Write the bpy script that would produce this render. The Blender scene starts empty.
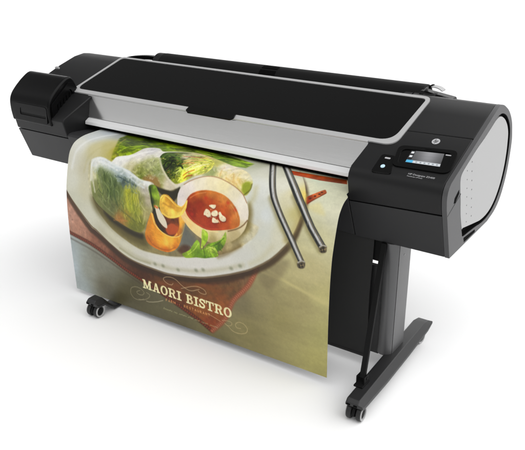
# Wide floor-standing printer with a freshly printed food poster, on a seamless white studio floor.
import bpy, bmesh, math, random
import numpy as np
from mathutils import Vector
from mathutils.geometry import tessellate_polygon

random.seed(5)
rng = np.random.default_rng(11)
scene = bpy.context.scene
col = scene.collection
R = math.radians

# ------------------------------------------------------------------ materials
def srgb(c):
    c = np.asarray(c, float) / 255.0
    return np.where(c <= .04045, c / 12.92, ((c + .055) / 1.055) ** 2.4)

def mat(name, base, rough=.5, metal=0., spec=.5, bump=0., scale=400., rough_var=0., coat=0.):
    m = bpy.data.materials.new(name)
    m.use_nodes = True
    nt = m.node_tree
    b = nt.nodes['Principled BSDF']
    b.inputs['Base Color'].default_value = (*base, 1)
    b.inputs['Roughness'].default_value = rough
    b.inputs['Metallic'].default_value = metal
    b.inputs['Specular IOR Level'].default_value = spec
    b.inputs['Coat Weight'].default_value = coat
    b.inputs['Coat Roughness'].default_value = .08
    if bump or rough_var:
        tc = nt.nodes.new('ShaderNodeTexCoord')
        nz = nt.nodes.new('ShaderNodeTexNoise')
        nz.inputs['Scale'].default_value = scale
        nz.inputs['Detail'].default_value = 3
        nt.links.new(tc.outputs['Object'], nz.inputs['Vector'])
        if bump:
            bp = nt.nodes.new('ShaderNodeBump')
            bp.inputs['Strength'].default_value = bump
            bp.inputs['Distance'].default_value = .0006
            nt.links.new(nz.outputs['Fac'], bp.inputs['Height'])
            nt.links.new(bp.outputs['Normal'], b.inputs['Normal'])
        if rough_var:
            n2 = nt.nodes.new('ShaderNodeTexNoise')
            n2.inputs['Scale'].default_value = 7
            n2.inputs['Detail'].default_value = 5
            nt.links.new(tc.outputs['Object'], n2.inputs['Vector'])
            mr = nt.nodes.new('ShaderNodeMapRange')
            mr.inputs['To Min'].default_value = rough - rough_var
            mr.inputs['To Max'].default_value = rough + rough_var
            nt.links.new(n2.outputs['Fac'], mr.inputs['Value'])
            nt.links.new(mr.outputs['Result'], b.inputs['Roughness'])
    return m

def brushed(name, base, rough, metal):
    m = mat(name, base, rough, metal)
    nt = m.node_tree
    b = nt.nodes['Principled BSDF']
    tc = nt.nodes.new('ShaderNodeTexCoord')
    mp = nt.nodes.new('ShaderNodeMapping')
    mp.inputs['Scale'].default_value = (6, 900, 900)
    nz = nt.nodes.new('ShaderNodeTexNoise')
    nz.inputs['Scale'].default_value = 1
    nz.inputs['Detail'].default_value = 4
    nt.links.new(tc.outputs['Object'], mp.inputs['Vector'])
    nt.links.new(mp.outputs['Vector'], nz.inputs['Vector'])
    bp = nt.nodes.new('ShaderNodeBump')
    bp.inputs['Strength'].default_value = .06
    bp.inputs['Distance'].default_value = .0005
    nt.links.new(nz.outputs['Fac'], bp.inputs['Height'])
    nt.links.new(bp.outputs['Normal'], b.inputs['Normal'])
    return m

def attr_mat(name, rough, spec, emit=0.):
    m = mat(name, (.5, .5, .5), rough, 0, spec)
    nt = m.node_tree
    b = nt.nodes['Principled BSDF']
    at = nt.nodes.new('ShaderNodeAttribute')
    at.attribute_name = 'ink'
    nt.links.new(at.outputs['Color'], b.inputs['Base Color'])
    if emit:
        nt.links.new(at.outputs['Color'], b.inputs['Emission Color'])
        b.inputs['Emission Strength'].default_value = emit
    return m

M = dict(
    shell=mat('black_plastic', (.011, .011, .0114), .40, 0, .20, .10, 900, .05),
    lower=mat('charcoal_plastic', (.023, .023, .024), .45, 0, .26, .10, 900, .05),
    cap=mat('satin_black_plastic', (.0025, .0025, .0027), .26, 0, .14, 0, 500, .05),
    dark=mat('matte_black_plastic', (.006, .006, .006), .6, 0, .12),
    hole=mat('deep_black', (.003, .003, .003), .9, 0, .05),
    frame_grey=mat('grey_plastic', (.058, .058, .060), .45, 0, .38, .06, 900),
    panel=mat('light_silver_plastic', (.345, .345, .345), .42, .0, .45, .05, 1200),
    silver=brushed('brushed_silver', (.69, .69, .685), .14, .92),
    rail=mat('silver_paint', (.50, .50, .50), .38, .35, .5),
    lip=mat('bright_silver_paint', (.80, .80, .80), .38, .3, .5),
    window=mat('smoked_acrylic', (.0035, .0035, .0035), .08, 0, .16),
    gloss=mat('gloss_black', (.004, .004, .004), .14, 0, .12),
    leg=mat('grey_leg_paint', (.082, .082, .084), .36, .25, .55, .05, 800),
    foot=mat('charcoal_foot_paint', (.017, .017, .0175), .42, 0, .40, .10, 700, .05),
    fabric=mat('dark_bin_fabric', (.022, .022, .0215), .75, 0, .3, .5, 1400),
    rubber=mat('black_rubber', (.012, .012, .012), .5, 0, .4),
    ring=mat('pale_grey_plastic', (.36, .36, .36), .45, 0, .5),
    chrome=mat('chrome', (.75, .75, .75), .18, 1.),
    mark=mat('pale_print', (.42, .42, .43), .5, 0, .3),
    floor=mat('white_seamless_paper', (.90, .90, .90), .85, 0, .15),
)
lamp = mat('lit_button', (.35, .5, .6), .4)
lamp.node_tree.nodes['Principled BSDF'].inputs['Emission Color'].default_value = (.62, .84, 1, 1)
lamp.node_tree.nodes['Principled BSDF'].inputs['Emission Strength'].default_value = .3

# ------------------------------------------------------------------ helpers
def link(name, me, m, parent=None, bevel=0, seg=3, smooth=True):
    o = bpy.data.objects.new(name, me)
    me.materials.append(m)
    col.objects.link(o)
    if parent is not None:
        o.parent = parent
    if smooth:
        me.polygons.foreach_set('use_smooth', [True] * len(me.polygons))
        me.set_sharp_from_angle(angle=R(32))
    if bevel:
        b = o.modifiers.new('bevel', 'BEVEL')
        b.width = bevel
        b.segments = seg
        b.limit_method = 'ANGLE'
        b.angle_limit = R(28)
        b.harden_normals = True
    return o

def bm_obj(name, bm, m, parent=None, bevel=0, seg=3, smooth=True):
    bmesh.ops.recalc_face_normals(bm, faces=bm.faces[:])
    me = bpy.data.meshes.new(name)
    bm.to_mesh(me)
    bm.free()
    return link(name, me, m, parent, bevel, seg, smooth)

def crom(P, n=8, closed=False):
    P = np.asarray(P, float)
    if closed:
        Q = np.vstack([P[-1], P, P[0], P[1]])
    else:
        Q = np.vstack([2 * P[0] - P[1], P, 2 * P[-1] - P[-2]])
    out = []
    for i in range(1, len(Q) - 2):
        t = np.linspace(0, 1, n, endpoint=False)[:, None]
        a, b, c, d = Q[i - 1:i + 3]
        out.append(.5 * (2 * b + (-a + c) * t + (2 * a - 5 * b + 4 * c - d) * t * t + (-a + 3 * b - 3 * c + d) * t ** 3))
    if not closed:
        out.append(P[-1:])
    return np.vstack(out)

def rounded(P, radii, n=6):
    """polygon with rounded corners (2-D)"""
    P = [np.array(p, float) for p in P]
    out = []
    k = len(P)
    if not hasattr(radii, '__len__'):
        radii = [radii] * k
    for i in range(k):
        a, b, c = P[i - 1], P[i], P[(i + 1) % k]
        r = radii[i]
        if r <= 0:
            out.append(b)
            continue
        u = (a - b) / np.linalg.norm(a - b)
        v = (c - b) / np.linalg.norm(c - b)
        ang = math.acos(max(-1, min(1, float(u @ v))))
        d = min(r / math.tan(ang / 2), .49 * np.linalg.norm(a - b), .49 * np.linalg.norm(c - b))
        p, q = b + u * d, b + v * d
        for t in np.linspace(0, 1, n + 1):
            out.append((1 - t) ** 2 * p + 2 * t * (1 - t) * b + t * t * q)
    return np.array(out)

def loft(bm, A, B):
    """solid between two closed 3-D outlines with the same number of points"""
    a = [bm.verts.new(p) for p in A]
    b = [bm.verts.new(p) for p in B]
    k = len(a)
    for i in range(k):
        j = (i + 1) % k
        bm.faces.new((a[i], a[j], b[j], b[i]))
    bm.faces.new(a[::-1])
    bm.faces.new(b)

def prism_x(bm, prof, x0, x1, prof1=None):
    p1 = prof if prof1 is None else prof1
    loft(bm, [(x0, y, z) for y, z in prof], [(x1, y, z) for y, z in p1])

def slab(bm, outer, holes, f0, f1):
    """flat plate with holes: f0/f1 map the 2-D outline to its two faces"""
    loops = [outer] + list(holes)
    flat = [p for lp in loops for p in lp]
    tris = tessellate_polygon([[Vector((float(p[0]), float(p[1]), 0)) for p in lp] for lp in loops])
    lo = [bm.verts.new(f0(*p)) for p in flat]
    hi = [bm.verts.new(f1(*p)) for p in flat]
    for t in tris:
        try:
            bm.faces.new([hi[i] for i in t])
            bm.faces.new([lo[i] for i in reversed(t)])
        except ValueError:
            pass
    s = 0
    for lp in loops:
        k = len(lp)
        for i in range(k):
            j = (i + 1) % k
            bm.faces.new((lo[s + i], lo[s + j], hi[s + j], hi[s + i]))
        s += k

def box(bm, x0, x1, y0, y1, z0, z1):
    prism_x(bm, [(y0, z0), (y1, z0), (y1, z1), (y0, z1)], x0, x1)

def cyl(bm, p, q, r, n=32, r2=None):
    p, q = Vector(p), Vector(q)
    d = (q - p).normalized()
    u = d.orthogonal().normalized()
    v = d.cross(u)
    r2 = r if r2 is None else r2
    A = [p + (u * math.cos(t) + v * math.sin(t)) * r for t in np.linspace(0, 2 * math.pi, n, endpoint=False)]
    B = [q + (u * math.cos(t) + v * math.sin(t)) * r2 for t in np.linspace(0, 2 * math.pi, n, endpoint=False)]
    loft(bm, A, B)

def lathe_x(bm, prof, c, n=48):
    """closed ring: prof = [(dx, radius)...] turned about the X axis through c"""
    rings = []
    for dx, r in prof:
        rings.append([bm.verts.new((c[0] + dx, c[1] + r * math.cos(t), c[2] + r * math.sin(t)))
                      for t in np.linspace(0, 2 * math.pi, n, endpoint=False)])
    k = len(rings)
    for i in range(k):
        a, b = rings[i], rings[(i + 1) % k]
        for j in range(n):
            bm.faces.new((a[j], a[(j + 1) % n], b[(j + 1) % n], b[j]))

# sloping top plane of the printer
SL = .3869
NL = 1 / math.sqrt(1 + SL * SL)
def top(h):
    return lambda x, y: (x, y - h * SL * NL, .678 + SL * (y + .044) + h * NL)
def zt(y):
    return .678 + SL * (y + .044)
def on_top(name, outer, holes, h0, h1, m, parent, bevel=0):
    bm = bmesh.new()
    slab(bm, outer, holes, top(h0), top(h1))
    return bm_obj(name, bm, m, parent, bevel, 2)

def circle(cx, cy, rx, ry=None, n=24):
    ry = rx if ry is None else ry
    return [(cx + rx * math.cos(t), cy + ry * math.sin(t)) for t in np.linspace(0, 2 * math.pi, n, endpoint=False)]

def lettering(text, size):
    """outline text as mesh data in its own XY plane"""
    cu = bpy.data.curves.new('lettering', 'FONT')
    cu.body = text
    cu.size = size
    cu.resolution_u = 3
    t = bpy.data.objects.new('lettering', cu)
    col.objects.link(t)
    bpy.context.view_layer.update()
    me = bpy.data.meshes.new_from_object(t.evaluated_get(bpy.context.evaluated_depsgraph_get()))
    bpy.data.objects.remove(t)
    bpy.data.curves.remove(cu)
    return me

# ------------------------------------------------------------------ painting printed pictures (flat ink on a sheet)
class Sheet:
    def __init__(self, x, y):
        self.x, self.y = x, y                      # 1-D axes, millimetres
        self.X, self.Y = np.meshgrid(x, y)
        self.img = np.zeros(self.X.shape + (3,))
    def noise(self, sx, sy, seed, octaves=4):
        g = np.random.default_rng(seed)
        out = np.zeros(self.X.shape)
        amp, tot = 1., 0.
        for o in range(octaves):
            fx, fy = sx / 2 ** o, sy / 2 ** o
            u = (self.x - self.x[0]) / fx
            v = (self.y - self.y[0]) / fy
            G = g.standard_normal((int(v[-1]) + 3, int(u[-1]) + 3))
            iu, iv = u.astype(int), v.astype(int)
            fu, fv = u - iu, v - iv
            fu, fv = fu * fu * (3 - 2 * fu), fv * fv * (3 - 2 * fv)
            r0 = G[iv][:, iu] * (1 - fu) + G[iv][:, iu + 1] * fu
            r1 = G[iv + 1][:, iu] * (1 - fu) + G[iv + 1][:, iu + 1] * fu
            out += amp * (r0 * (1 - fv)[:, None] + r1 * fv[:, None])
            tot += amp
            amp *= .6
        return out / tot
    def window(self, P, pad):
        lo, hi = P.min(0) - pad, P.max(0) + pad
        i0, i1 = np.searchsorted(self.x, [lo[0], hi[0]])
        j0, j1 = np.searchsorted(self.y, [lo[1], hi[1]])
        return slice(j0, max(j1, j0)), slice(i0, max(i1, i0))
    def idw(self, anc, w, p=3.2, soft=8.):
        X, Y = self.X[w], self.Y[w]
        num = np.zeros(X.shape + (3,))
        den = np.zeros(X.shape)
        for a in anc:
            k = 1 / ((X - a[0]) ** 2 + (Y - a[1]) ** 2 + soft * soft) ** (p / 2)
            num += k[..., None] * np.array(a[2:5], float)
            den += k
        return num / den[..., None]
    @staticmethod
    def dist(P, X, Y, closed):
        best = np.full(X.shape, 1e9)
        inside = np.zeros(X.shape, bool)
        along = np.zeros(X.shape)
        run = 0.
        n = len(P)
        for i in range(n if closed else n - 1):
            a, b = P[i], P[(i + 1) % n]
            e = b - a
            L2 = float(e @ e)
            if L2 < 1e-12:
                continue
            t = np.clip(((X - a[0]) * e[0] + (Y - a[1]) * e[1]) / L2, 0, 1)
            d = np.hypot(X - a[0] - t * e[0], Y - a[1] - t * e[1])
            k = d < best
            best = np.where(k, d, best)
            along = np.where(k, run + t * math.sqrt(L2), along)
            run += math.sqrt(L2)
            if closed:
                c = ((a[1] > Y) != (b[1] > Y))
                with np.errstate(divide='ignore', invalid='ignore'):
                    xi = a[0] + (Y - a[1]) * e[0] / (e[1] if e[1] else 1e-12)
                inside ^= c & (X < xi)
        return best, inside, along
    def blend(self, w, a, c):
        self.img[w] = self.img[w] * (1 - a[..., None]) + c * a[..., None]
    def fill(self, P, colr, soft=1.5, alpha=1., noise=0., smooth=1, stretch=0, seed=0):
        P = np.asarray(P, float)
        if smooth:
            P = crom(P, 5, True)
        w = self.window(P, soft * 2 + 1)
        if self.X[w].size == 0:
            return
        d, ins, _ = self.dist(P, self.X[w], self.Y[w], True)
        sd = np.where(ins, d, -d)
        t = np.clip(sd / (2 * soft) + .5, 0, 1)
        a = t * t * (3 - 2 * t) * alpha
        c = self.idw(colr, w) if isinstance(colr, list) else np.broadcast_to(np.array(colr, float), self.X[w].shape + (3,))
        if noise:
            c = c * (1 + noise * 1.6 * NOISE[4 + seed % 2 if stretch else seed % 4][w][..., None])
        self.blend(w, a, c)
    def line(self, P, width, colr, soft=1., alpha=1., smooth=1, bead=0):
        P = np.asarray(P, float)
        if smooth and len(P) > 2:
            P = crom(P, 6)
        w = self.window(P, width + soft * 2 + 1)
        if self.X[w].size == 0:
            return
        d, _, al = self.dist(P, self.X[w], self.Y[w], False)
        t = np.clip((width / 2 - d) / (2 * soft) + .5, 0, 1)
        a = t * t * (3 - 2 * t) * alpha
        if bead:
            a = a * np.clip(.55 + .6 * np.sin((al + .7 * d) * 2 * math.pi / bead), 0, 1)
        self.blend(w, a, np.array(colr, float))
    def scatter(self, P, pal, n, ln, wd, ang, spread, alpha, soft, seed=0):
        """many short strokes inside an outline (fibres, leaf veins, grain)"""
        g = np.random.default_rng(100 + seed)
        P = np.asarray(P, float)
        lo, hi = P.min(0), P.max(0)
        k = 0
        for _ in range(n * 6):
            if k >= n:
                break
            c = lo + g.random(2) * (hi - lo)
            d, ins, _a = self.dist(P, np.array([[c[0]]]), np.array([[c[1]]]), True)
            if not ins[0, 0]:
                continue
            k += 1
            a = math.radians(ang + g.normal() * spread)
            L = ln * g.uniform(.4, 1.2)
            L = min(L, 2.2 * d[0, 0] + 4)
            e = np.array([math.cos(a), math.sin(a)]) * L / 2
            b = np.array([-e[1], e[0]]) * g.uniform(-.3, .3)
            self.line([c - e, c + b, c + e], wd * g.uniform(.5, 1.3), pal[int(g.integers(len(pal)))], soft, alpha * g.uniform(.4, 1.0))

# ------------------------------------------------------------------ the floor
bm = bmesh.new()
rad = [(.4, 0), (3, 0), (9, 0), (20, 0)] + [(20 + 4 * math.sin(t), 4 - 4 * math.cos(t)) for t in np.linspace(.1, math.pi / 2, 14)] + [(24, 9)]
NA = 96
cen = bm.verts.new((0, 0, 0))
prev = None
for r, z in rad:
    row = []
    for a in np.linspace(0, 2 * math.pi, NA, endpoint=False):
        d = math.degrees(a)
        up_ = np.clip((d - 25) / 25, 0, 1) * np.clip((205 - d) / 25, 0, 1)      # the paper sweeps up behind and to the left only
        rr_ = r if r <= 20 else r + (1 - up_) * 6
        row.append(bm.verts.new((rr_ * math.cos(a), rr_ * math.sin(a), z * up_)))
    for k in range(NA):
        n = (k + 1) % NA
        if prev:
            bm.faces.new((prev[k], row[k], row[n], prev[n]))
        else:
            bm.faces.new((cen, row[k], row[n]))
    prev = row
fl = bm_obj('floor', bm, M['floor'])
for p in fl.data.polygons:
    p.use_smooth = True
fl['kind'] = 'structure'
fl['label'] = 'seamless white studio floor sweeping up behind the printer'
fl['category'] = 'floor'

# ------------------------------------------------------------------ the printer
pr = bpy.data.objects.new('large_format_printer', None)
col.objects.link(pr)
pr.location = (0, 0, 0)
pr['label'] = 'wide black floor-standing printer with silver fascia, smoked lid and two wheeled feet'
pr['category'] = 'printer'

XL, XR = -.885, .88
REAR = [(.323, .8190), (.345, .8180), (.368, .8125), (.389, .8040), (.425, .7865), (.457, .763), (.482, .735), (.497, .706), (.508, .673), (.509, .63), (.501, .571), (.482, .525), (.451, .485), (.405, .460), (.344, .448)]
REAR = [tuple(p) for p in crom(REAR, 3)]

# central chassis between the two housings
bm = bmesh.new()
prism_x(bm, [(.09, .60), (.088, .728)] + [(y, z - .004) for y, z in REAR] + [(.092, .450)], -.60, .60)
bm_obj('chassis', bm, M['dark'], pr, .003)
# the front deck the sheet slides over
bm = bmesh.new()
deck = [(.0165, .4465), (-.037, .572), (-.040, .583), (-.034, .591), (-.02, .5945), (.088, .594), (.088, .452)]
prism_x(bm, deck, -.597, .583)
bm_obj('output_deck', bm, M['lower'], pr, .002)

# silver fascia, its bright lower lip, black bar standing in for the shadow gap under it
bm = bmesh.new()
prism_x(bm, [(.0525, .640), (.0665, zt(.0665) - .0005), (.088, zt(.088) - .0065), (.088, .640)], -.583, .5855)
bm_obj('fascia', bm, M['silver'], pr, .0012)
bm = bmesh.new()
prism_x(bm, [(.0515, .6385), (.034, .6285), (.0325, .6165), (.088, .6150), (.088, .6385)], -.575, .5855)
bm_obj('fascia_lip', bm, M['lip'], pr, .0018)
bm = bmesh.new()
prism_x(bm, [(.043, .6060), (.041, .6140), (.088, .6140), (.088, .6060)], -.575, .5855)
bm_obj('shadow_gap_bar', bm, M['hole'], pr)

# lid: silver frame, smoked window, black handle
outer = rounded([(-.681, .0685), (.5835, .0675), (.5835, .0720), (.667, .0700), (.675, .3175), (-.6435, .3225)], [.02, .0, .0, .042, .026, .024], 10)
inner = rounded([(-.668, .0890), (.650, .0880), (.662, .306), (-.634, .314)], [.03, .05, .016, .02], 10)
on_top('lid_frame', outer, [inner], -.001, .0042, M['rail'], pr, .0014)
win_in = rounded([(-.6655, .0915), (.6475, .0905), (.6595, .3035), (-.6315, .3115)], [.028, .048, .015, .018], 10)
on_top('lid_window', win_in, [], -.004, .0030, M['window'], pr, .0008)
hd = rounded([(-.103, .0895), (-.100, .064), (-.086, .0545), (.094, .0545), (.101, .066), (.094, .0895)], [0, .006, .008, .006, .005, 0], 4)
on_top('lid_handle', hd, [], .0052, .0095, M['gloss'], pr, .0012)
# left housing
bm = bmesh.new()
box(bm, -.878, -.615, -.024, .13, .555, .60)
bm_obj('ink_housing_core', bm, M['dark'], pr)
def xin(y):
    return -.600 + .33 * (min(y, .09) + .05)
lf = [(.012, .4465), (-.0375, .5715)]
lowL = [(.012, .4465), (-.0365, .5715), (.12, .5715), (.12, .4475)]
bm = bmesh.new()
loft(bm, [(XL, y, z) for y, z in lowL], [(xin(y), y, z) for y, z in lowL])
bm_obj('ink_housing_base', bm, M['lower'], pr, .0025)
up = [(-.0385, .5745), (-.0525, .637), (-.045, .648), (.062, .7175), (.09, zt(.09) - .004)]
upL = up + [(.131, .756), (.201, .783), (.285, .8085)] + [(.335, .815), (.366, .811)] + REAR[9:] + [(.124, .449), (.124, .5745)]
upR = up + [(.131, zt(.131) - .006), (.201, zt(.201) - .006), (.285, zt(.285) - .006)] + [(.335, .8145), (.366, .8105)] + REAR[9:] + [(.124, .449), (.124, .5745)]
bm = bmesh.new()
mid = [(-.70, y, .4 * a[1] + .6 * z) for (y, z), a in zip(upR, upL)]
a = [bm.verts.new((XL, y, z)) for y, z in upL]
m_ = [bm.verts.new(p) for p in mid]
b = [bm.verts.new((xin(y), y, z)) for y, z in upR]
for i in range(len(a)):
    j = (i + 1) % len(a)
    bm.faces.new((a[i], a[j], m_[j], m_[i]))
    bm.faces.new((m_[i], m_[j], b[j], b[i]))
bm.faces.new(a[::-1])
bm.faces.new(b)
bm_obj('ink_housing', bm, M['shell'], pr, .004)
# hatch seam and chrome catch on the top of the left housing
bm = bmesh.new()
lathe_x(bm, [(-.010, .0001), (-.010, .004), (0, .0065), (.010, .004), (.010, .0001)], (-.853, .163, .781), 24)
bm_obj('catch', bm, M['ring'], pr)

# ink cover: the shiny hood with a finger slot in its front and grilles in its inner side
capx0, capx1 = -.888, -.662
cp = crom([(-.053, .608), (-.0595, .650), (-.0590, .688), (-.0460, .716), (-.016, .7445), (.018, .7685), (.044, .7810), (.064, .7790), (.082, .757), (.096, .722), (.104, .690)], 4)
bm = bmesh.new()
slot = rounded([(-.828, .640), (-.824, .667), (-.676, .667), (-.680, .640)], .006, 4)
# body of the hood
loft(bm, [(capx0, y, z) for y, z in cp], [(capx1, y, z) for y, z in cp])
cap = bm_obj('ink_cover', bm, M['cap'], pr, .018, 7)
def front(d):
    return lambda x, z: (x, -.0588 - d + .05 * max(.645 - z, 0), z)
bm = bmesh.new()
slab(bm, rounded([(-.858, .618), (-.852, .684), (-.672, .684), (-.676, .618)], .014, 5), [slot], front(-.001), front(.0032))
bm_obj('ink_cover_grip', bm, M['cap'], cap, .002)
bm = bmesh.new()
slab(bm, [(p[0], p[1]) for p in slot], [], front(-.001), front(.0006))
bm_obj('finger_slot', bm, M['dark'], cap)
# recessed grille on the inner side of the hood
def side(d):
    return lambda y, z: (capx1 + d, y, z)
gp = [(-.020, .650), (-.022, .690), (.036, .738), (.052, .737), (.064, .714)]
bm = bmesh.new()
slab(bm, rounded([(-.046, .622), (-.048, .694), (.044, .764), (.060, .762), (.084, .716)], .010, 4), [rounded(gp, .008, 4)], side(-.002), side(.006))
bm_obj('side_frame', bm, M['cap'], cap, .002)
bm = bmesh.new()
for i in range(5):
    t = i / 4
    y0, z0 = -.016 + .062 * t, .656 + .050 * t
    prism_x(bm, [(y0, z0), (y0 + .006, z0 - .001), (y0 + .006, z0 + .036 - .014 * t), (y0, z0 + .033 - .014 * t)], capx1 - .001, capx1 + .003)
bm_obj('side_grille', bm, M['cap'], cap)

# right housing: lower box, front top and rear top
SLZ, SRZ = .5765, .5895
lowl = [(.015, .4455), (-.0385, SLZ - .003), (.058, SLZ - .003), (.097, .4465)]
lowr = [(.015, .4455), (-.0400, SRZ - .003), (.058, SRZ - .003), (.097, .4465)]
bm = bmesh.new()
prism_x(bm, lowl, .586, .8655, lowr)
bm_obj('electronics_box', bm, M['lower'], pr, .0018)
def fronttop(s, yb):
    return [(-.0405, s), (-.0500, .612), (-.0555, .638), (-.0555, .650), (-.0525, .662), (-.0460, .672), (-.036, .6812), (yb, zt(yb)), (yb, .60), (.06, s)]
bm = bmesh.new()
prism_x(bm, fronttop(SLZ, .1445), .586, .8655, fronttop(SRZ, .1555))
bm_obj('control_housing', bm, M['shell'], pr, .0035)
bm = bmesh.new()
def reartop(yb):
    return [(yb, zt(yb))] + [(.250, zt(.250))] + REAR + [(.102, .450), (.102, .592), (yb, .592)]
prism_x(bm, reartop(.1470), .602, .8655, reartop(.1580))
bm_obj('rear_housing', bm, M['shell'], pr, .0022)

# control panel
bez = rounded([(.700, -.016), (.678, .083), (.850, .0905), (.868, -.0085)], [.016, .018, .02, .02], 8)
bez = rounded([(.699, -.012), (.680, .076), (.850, .092), (.861, -.006)], [.020, .02, .022, .024], 8)
bin_ = rounded([(.711, -.0005), (.695, .062), (.838, .0775), (.848, .007)], [.016, .016, .018, .018], 8)
pad = rounded([(.653, -.047), (.650, .030), (.690, .031), (.697, .0), (.712, -.043)], [.008, .01, .01, .01, .008], 6)
on_top('button_pad', pad, [], -.002, .0016, M['gloss'], pr, .0008)
cpn = on_top('control_panel', bez, [bin_], -.002, .0050, M['gloss'], pr, .0022)
on_top('panel_face', rounded(bin_, 0), [], -.002, .0022, M['gloss'], cpn)
on_top('power_button', circle(.676, -.020, .0062, .0068), [], .0012, .0028, lamp, pr)
on_top('indicator', rounded([(.665, .0125), (.665, .0185), (.6815, .0185), (.6815, .0125)], .002, 3), [], .0012, .0024, M['mark'], pr)
# lit display
nx, ny = 64, 44
sx, sy = np.linspace(0, 100, nx), np.linspace(0, 60, ny)
D = Sheet(sx, sy)
g = np.clip(60 + 55 * np.exp(-((D.X - 58) / 30) ** 2) - 1.0 * (30 - D.Y) * 0 + .5 * D.Y, 20, 220)
D.img[...] = g[..., None] * np.array([1, 1, 1.02])
D.fill([(0, 0), (100, 0), (100, 12), (0, 12)], (205, 210, 214), 1.5, .95, 0, 0)
D.fill([(0, 0), (20, 0), (20, 13), (0, 13)], (70, 170, 215), 1.5, .95, 0, 0)
for x0 in (28, 40, 52, 64, 76, 88):
    D.fill([(x0, 3), (x0 + 5, 3), (x0 + 5, 9), (x0, 9)], (120, 128, 134), .8, .8, 0, 0)
D.fill([(0, 13), (13, 13), (13, 60), (0, 60)], (26, 26, 28), 1, .95, 0, 0)
for y0 in (26, 45):
    D.fill([(2, y0), (11, y0), (11, y0 + 10), (2, y0 + 10)], (225, 228, 230), 1.2, .95, 0, 0)
for y0 in (22, 38):
    D.line([(18, y0), (97, y0)], 1.2, (80, 82, 84), 1.5, .25)
bm = bmesh.new()
c00, c10, c11, c01 = [np.array(p) for p in ((.728, .0125), (.826, .0175), (.816, .0720), (.724, .0635))]
vv = []
for j in range(ny):
    for i in range(nx):
        u, v = i / (nx - 1), j / (ny - 1)
        q = (1 - u) * (1 - v) * c00 + u * (1 - v) * c10 + u * v * c11 + (1 - u) * v * c01
        vv.append(bm.verts.new(top(.0028)(*q)))
for j in range(ny - 1):
    for i in range(nx - 1):
        k = j * nx + i
        bm.faces.new((vv[k], vv[k + 1], vv[k + nx + 1], vv[k + nx]))
scr = bm_obj('display', bm, attr_mat('display_ink', .3, .3, .75), cpn)
ca = scr.data.color_attributes.new('ink', 'FLOAT_COLOR', 'POINT')
rgba = np.ones((nx * ny, 4), np.float32)
rgba[:, :3] = srgb(D.img.reshape(-1, 3)) * .62
ca.data.foreach_set('color', rgba.ravel())
on_top('soft_key', rounded([(.8215, .0665), (.8205, .0705), (.8365, .0715), (.8375, .0675)], .0015, 3), [], .002, .0030, M['mark'], cpn)
# round maker's emblem with two slanted letters, and the model lettering
emb = on_top('emblem', circle(.7705, .1205, .0115, .0125, 40), [], -.001, .0007, M['mark'], pr)
bm = bmesh.new()
f0, f1 = top(.0004), top(.0012)
def bar(pts):
    slab(bm, pts, [], f0, f1)
def sl(x, y):
    return (.7705 + x * .001 + y * .00030, .1205 + y * .001)
def sbar(x0, y0, x1, y1, w=1.1):
    d = np.array([x1 - x0, y1 - y0], float); d /= np.linalg.norm(d); n = np.array([-d[1], d[0]]) * w / 2
    bar([sl(x0 - n[0], y0 - n[1]), sl(x1 - n[0], y1 - n[1]), sl(x1 + n[0], y1 + n[1]), sl(x0 + n[0], y0 + n[1])])
sbar(-4.6, -4.5, -4.6, 9.6); sbar(-4.05, 3.2, -1.75, 3.2); sbar(-1.2, 3.7, -1.2, -4.5)
sbar(1.4, 3.7, 1.4, -9.6); sbar(1.95, 3.2, 4.2, 3.2); sbar(4.75, 3.7, 4.75, -4.5); sbar(1.95, -4.0, 4.2, -4.0)
bm_obj('emblem_letters', bm, M['shell'], emb)
def top_text(text, size, x, y, squeeze=1.):
    me = lettering(text, size)
    for v in me.vertices:
        v.co = top(.0005)(x + v.co.x * squeeze, y + v.co.y + .01 * v.co.x)
    return link('model_lettering', me, M['mark'], pr, smooth=False)
top_text('HP Designjet Z5400', .0092, .7555, -.0315)
top_text('PostScript ePrinter', .0058, .7560, -.0395)

# grey end frame and light panel on the right end
prof = [(.015, .4450), (-.0405, .5885), (-.0500, .612), (-.0560, .638), (-.0560, .650), (-.0530, .662), (-.0465, .672), (-.036, .6816), (.15, zt(.15) + .0006), (.25, zt(.25) + .0006)] + [(y + .0006, z + .0006) for y, z in REAR[:-1]] + [(.344, .4475)]
pan = crom([(.0990, .507), (.075, .556), (.0600, .606), (.046, .645), (.0405, .668), (.046, .684), (.073, .698), (.154, .7285), (.215, .7465), (.27, .766), (.305, .7785), (.335, .7830), (.363, .7790), (.402, .762), (.436, .736), (.456, .708), (.4635, .676), (.466, .640), (.460, .592), (.440, .545), (.408, .508), (.372, .487), (.336, .4775), (.300, .4750), (.262, .4770), (.222, .4840), (.180, .4918), (.138, .4998), (.108, .5056)], 4, True)
hole = crom([(.0965, .5055), (.073, .555), (.0575, .605), (.0435, .644), (.0380, .668), (.0440, .687), (.072, .701), (.153, .7315), (.214, .7495), (.269, .769), (.305, .7830), (.337, .7890), (.370, .7860), (.412, .770), (.449, .742), (.471, .712), (.4800, .677), (.4825, .640), (.4765, .590), (.455, .540), (.421, .500), (.380, .476), (.338, .466), (.300, .4635), (.262, .4660), (.2330, .4695), (.175, .4740), (.1150, .4785), (.1040, .4920)], 4, True)
notch2 = rounded([(.1205, .4700), (.222, .4620), (.2290, .4515), (.131, .4520)], .003, 3)
gslot = rounded([(.0005, .6125), (.0035, .628), (.034, .6455), (.0395, .631), (.015, .6115)], .003, 3)
def endp(x):
    return lambda y, z: (x, y, z)
bm = bmesh.new()
hc = hole.mean(0)
hole_w = hc + (hole - hc) * 1.010
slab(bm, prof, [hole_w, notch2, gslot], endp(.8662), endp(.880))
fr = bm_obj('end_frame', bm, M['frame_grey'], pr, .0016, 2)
bm = bmesh.new()
slab(bm, hole_w, [hole], endp(.8664), endp(.8785))
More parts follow.
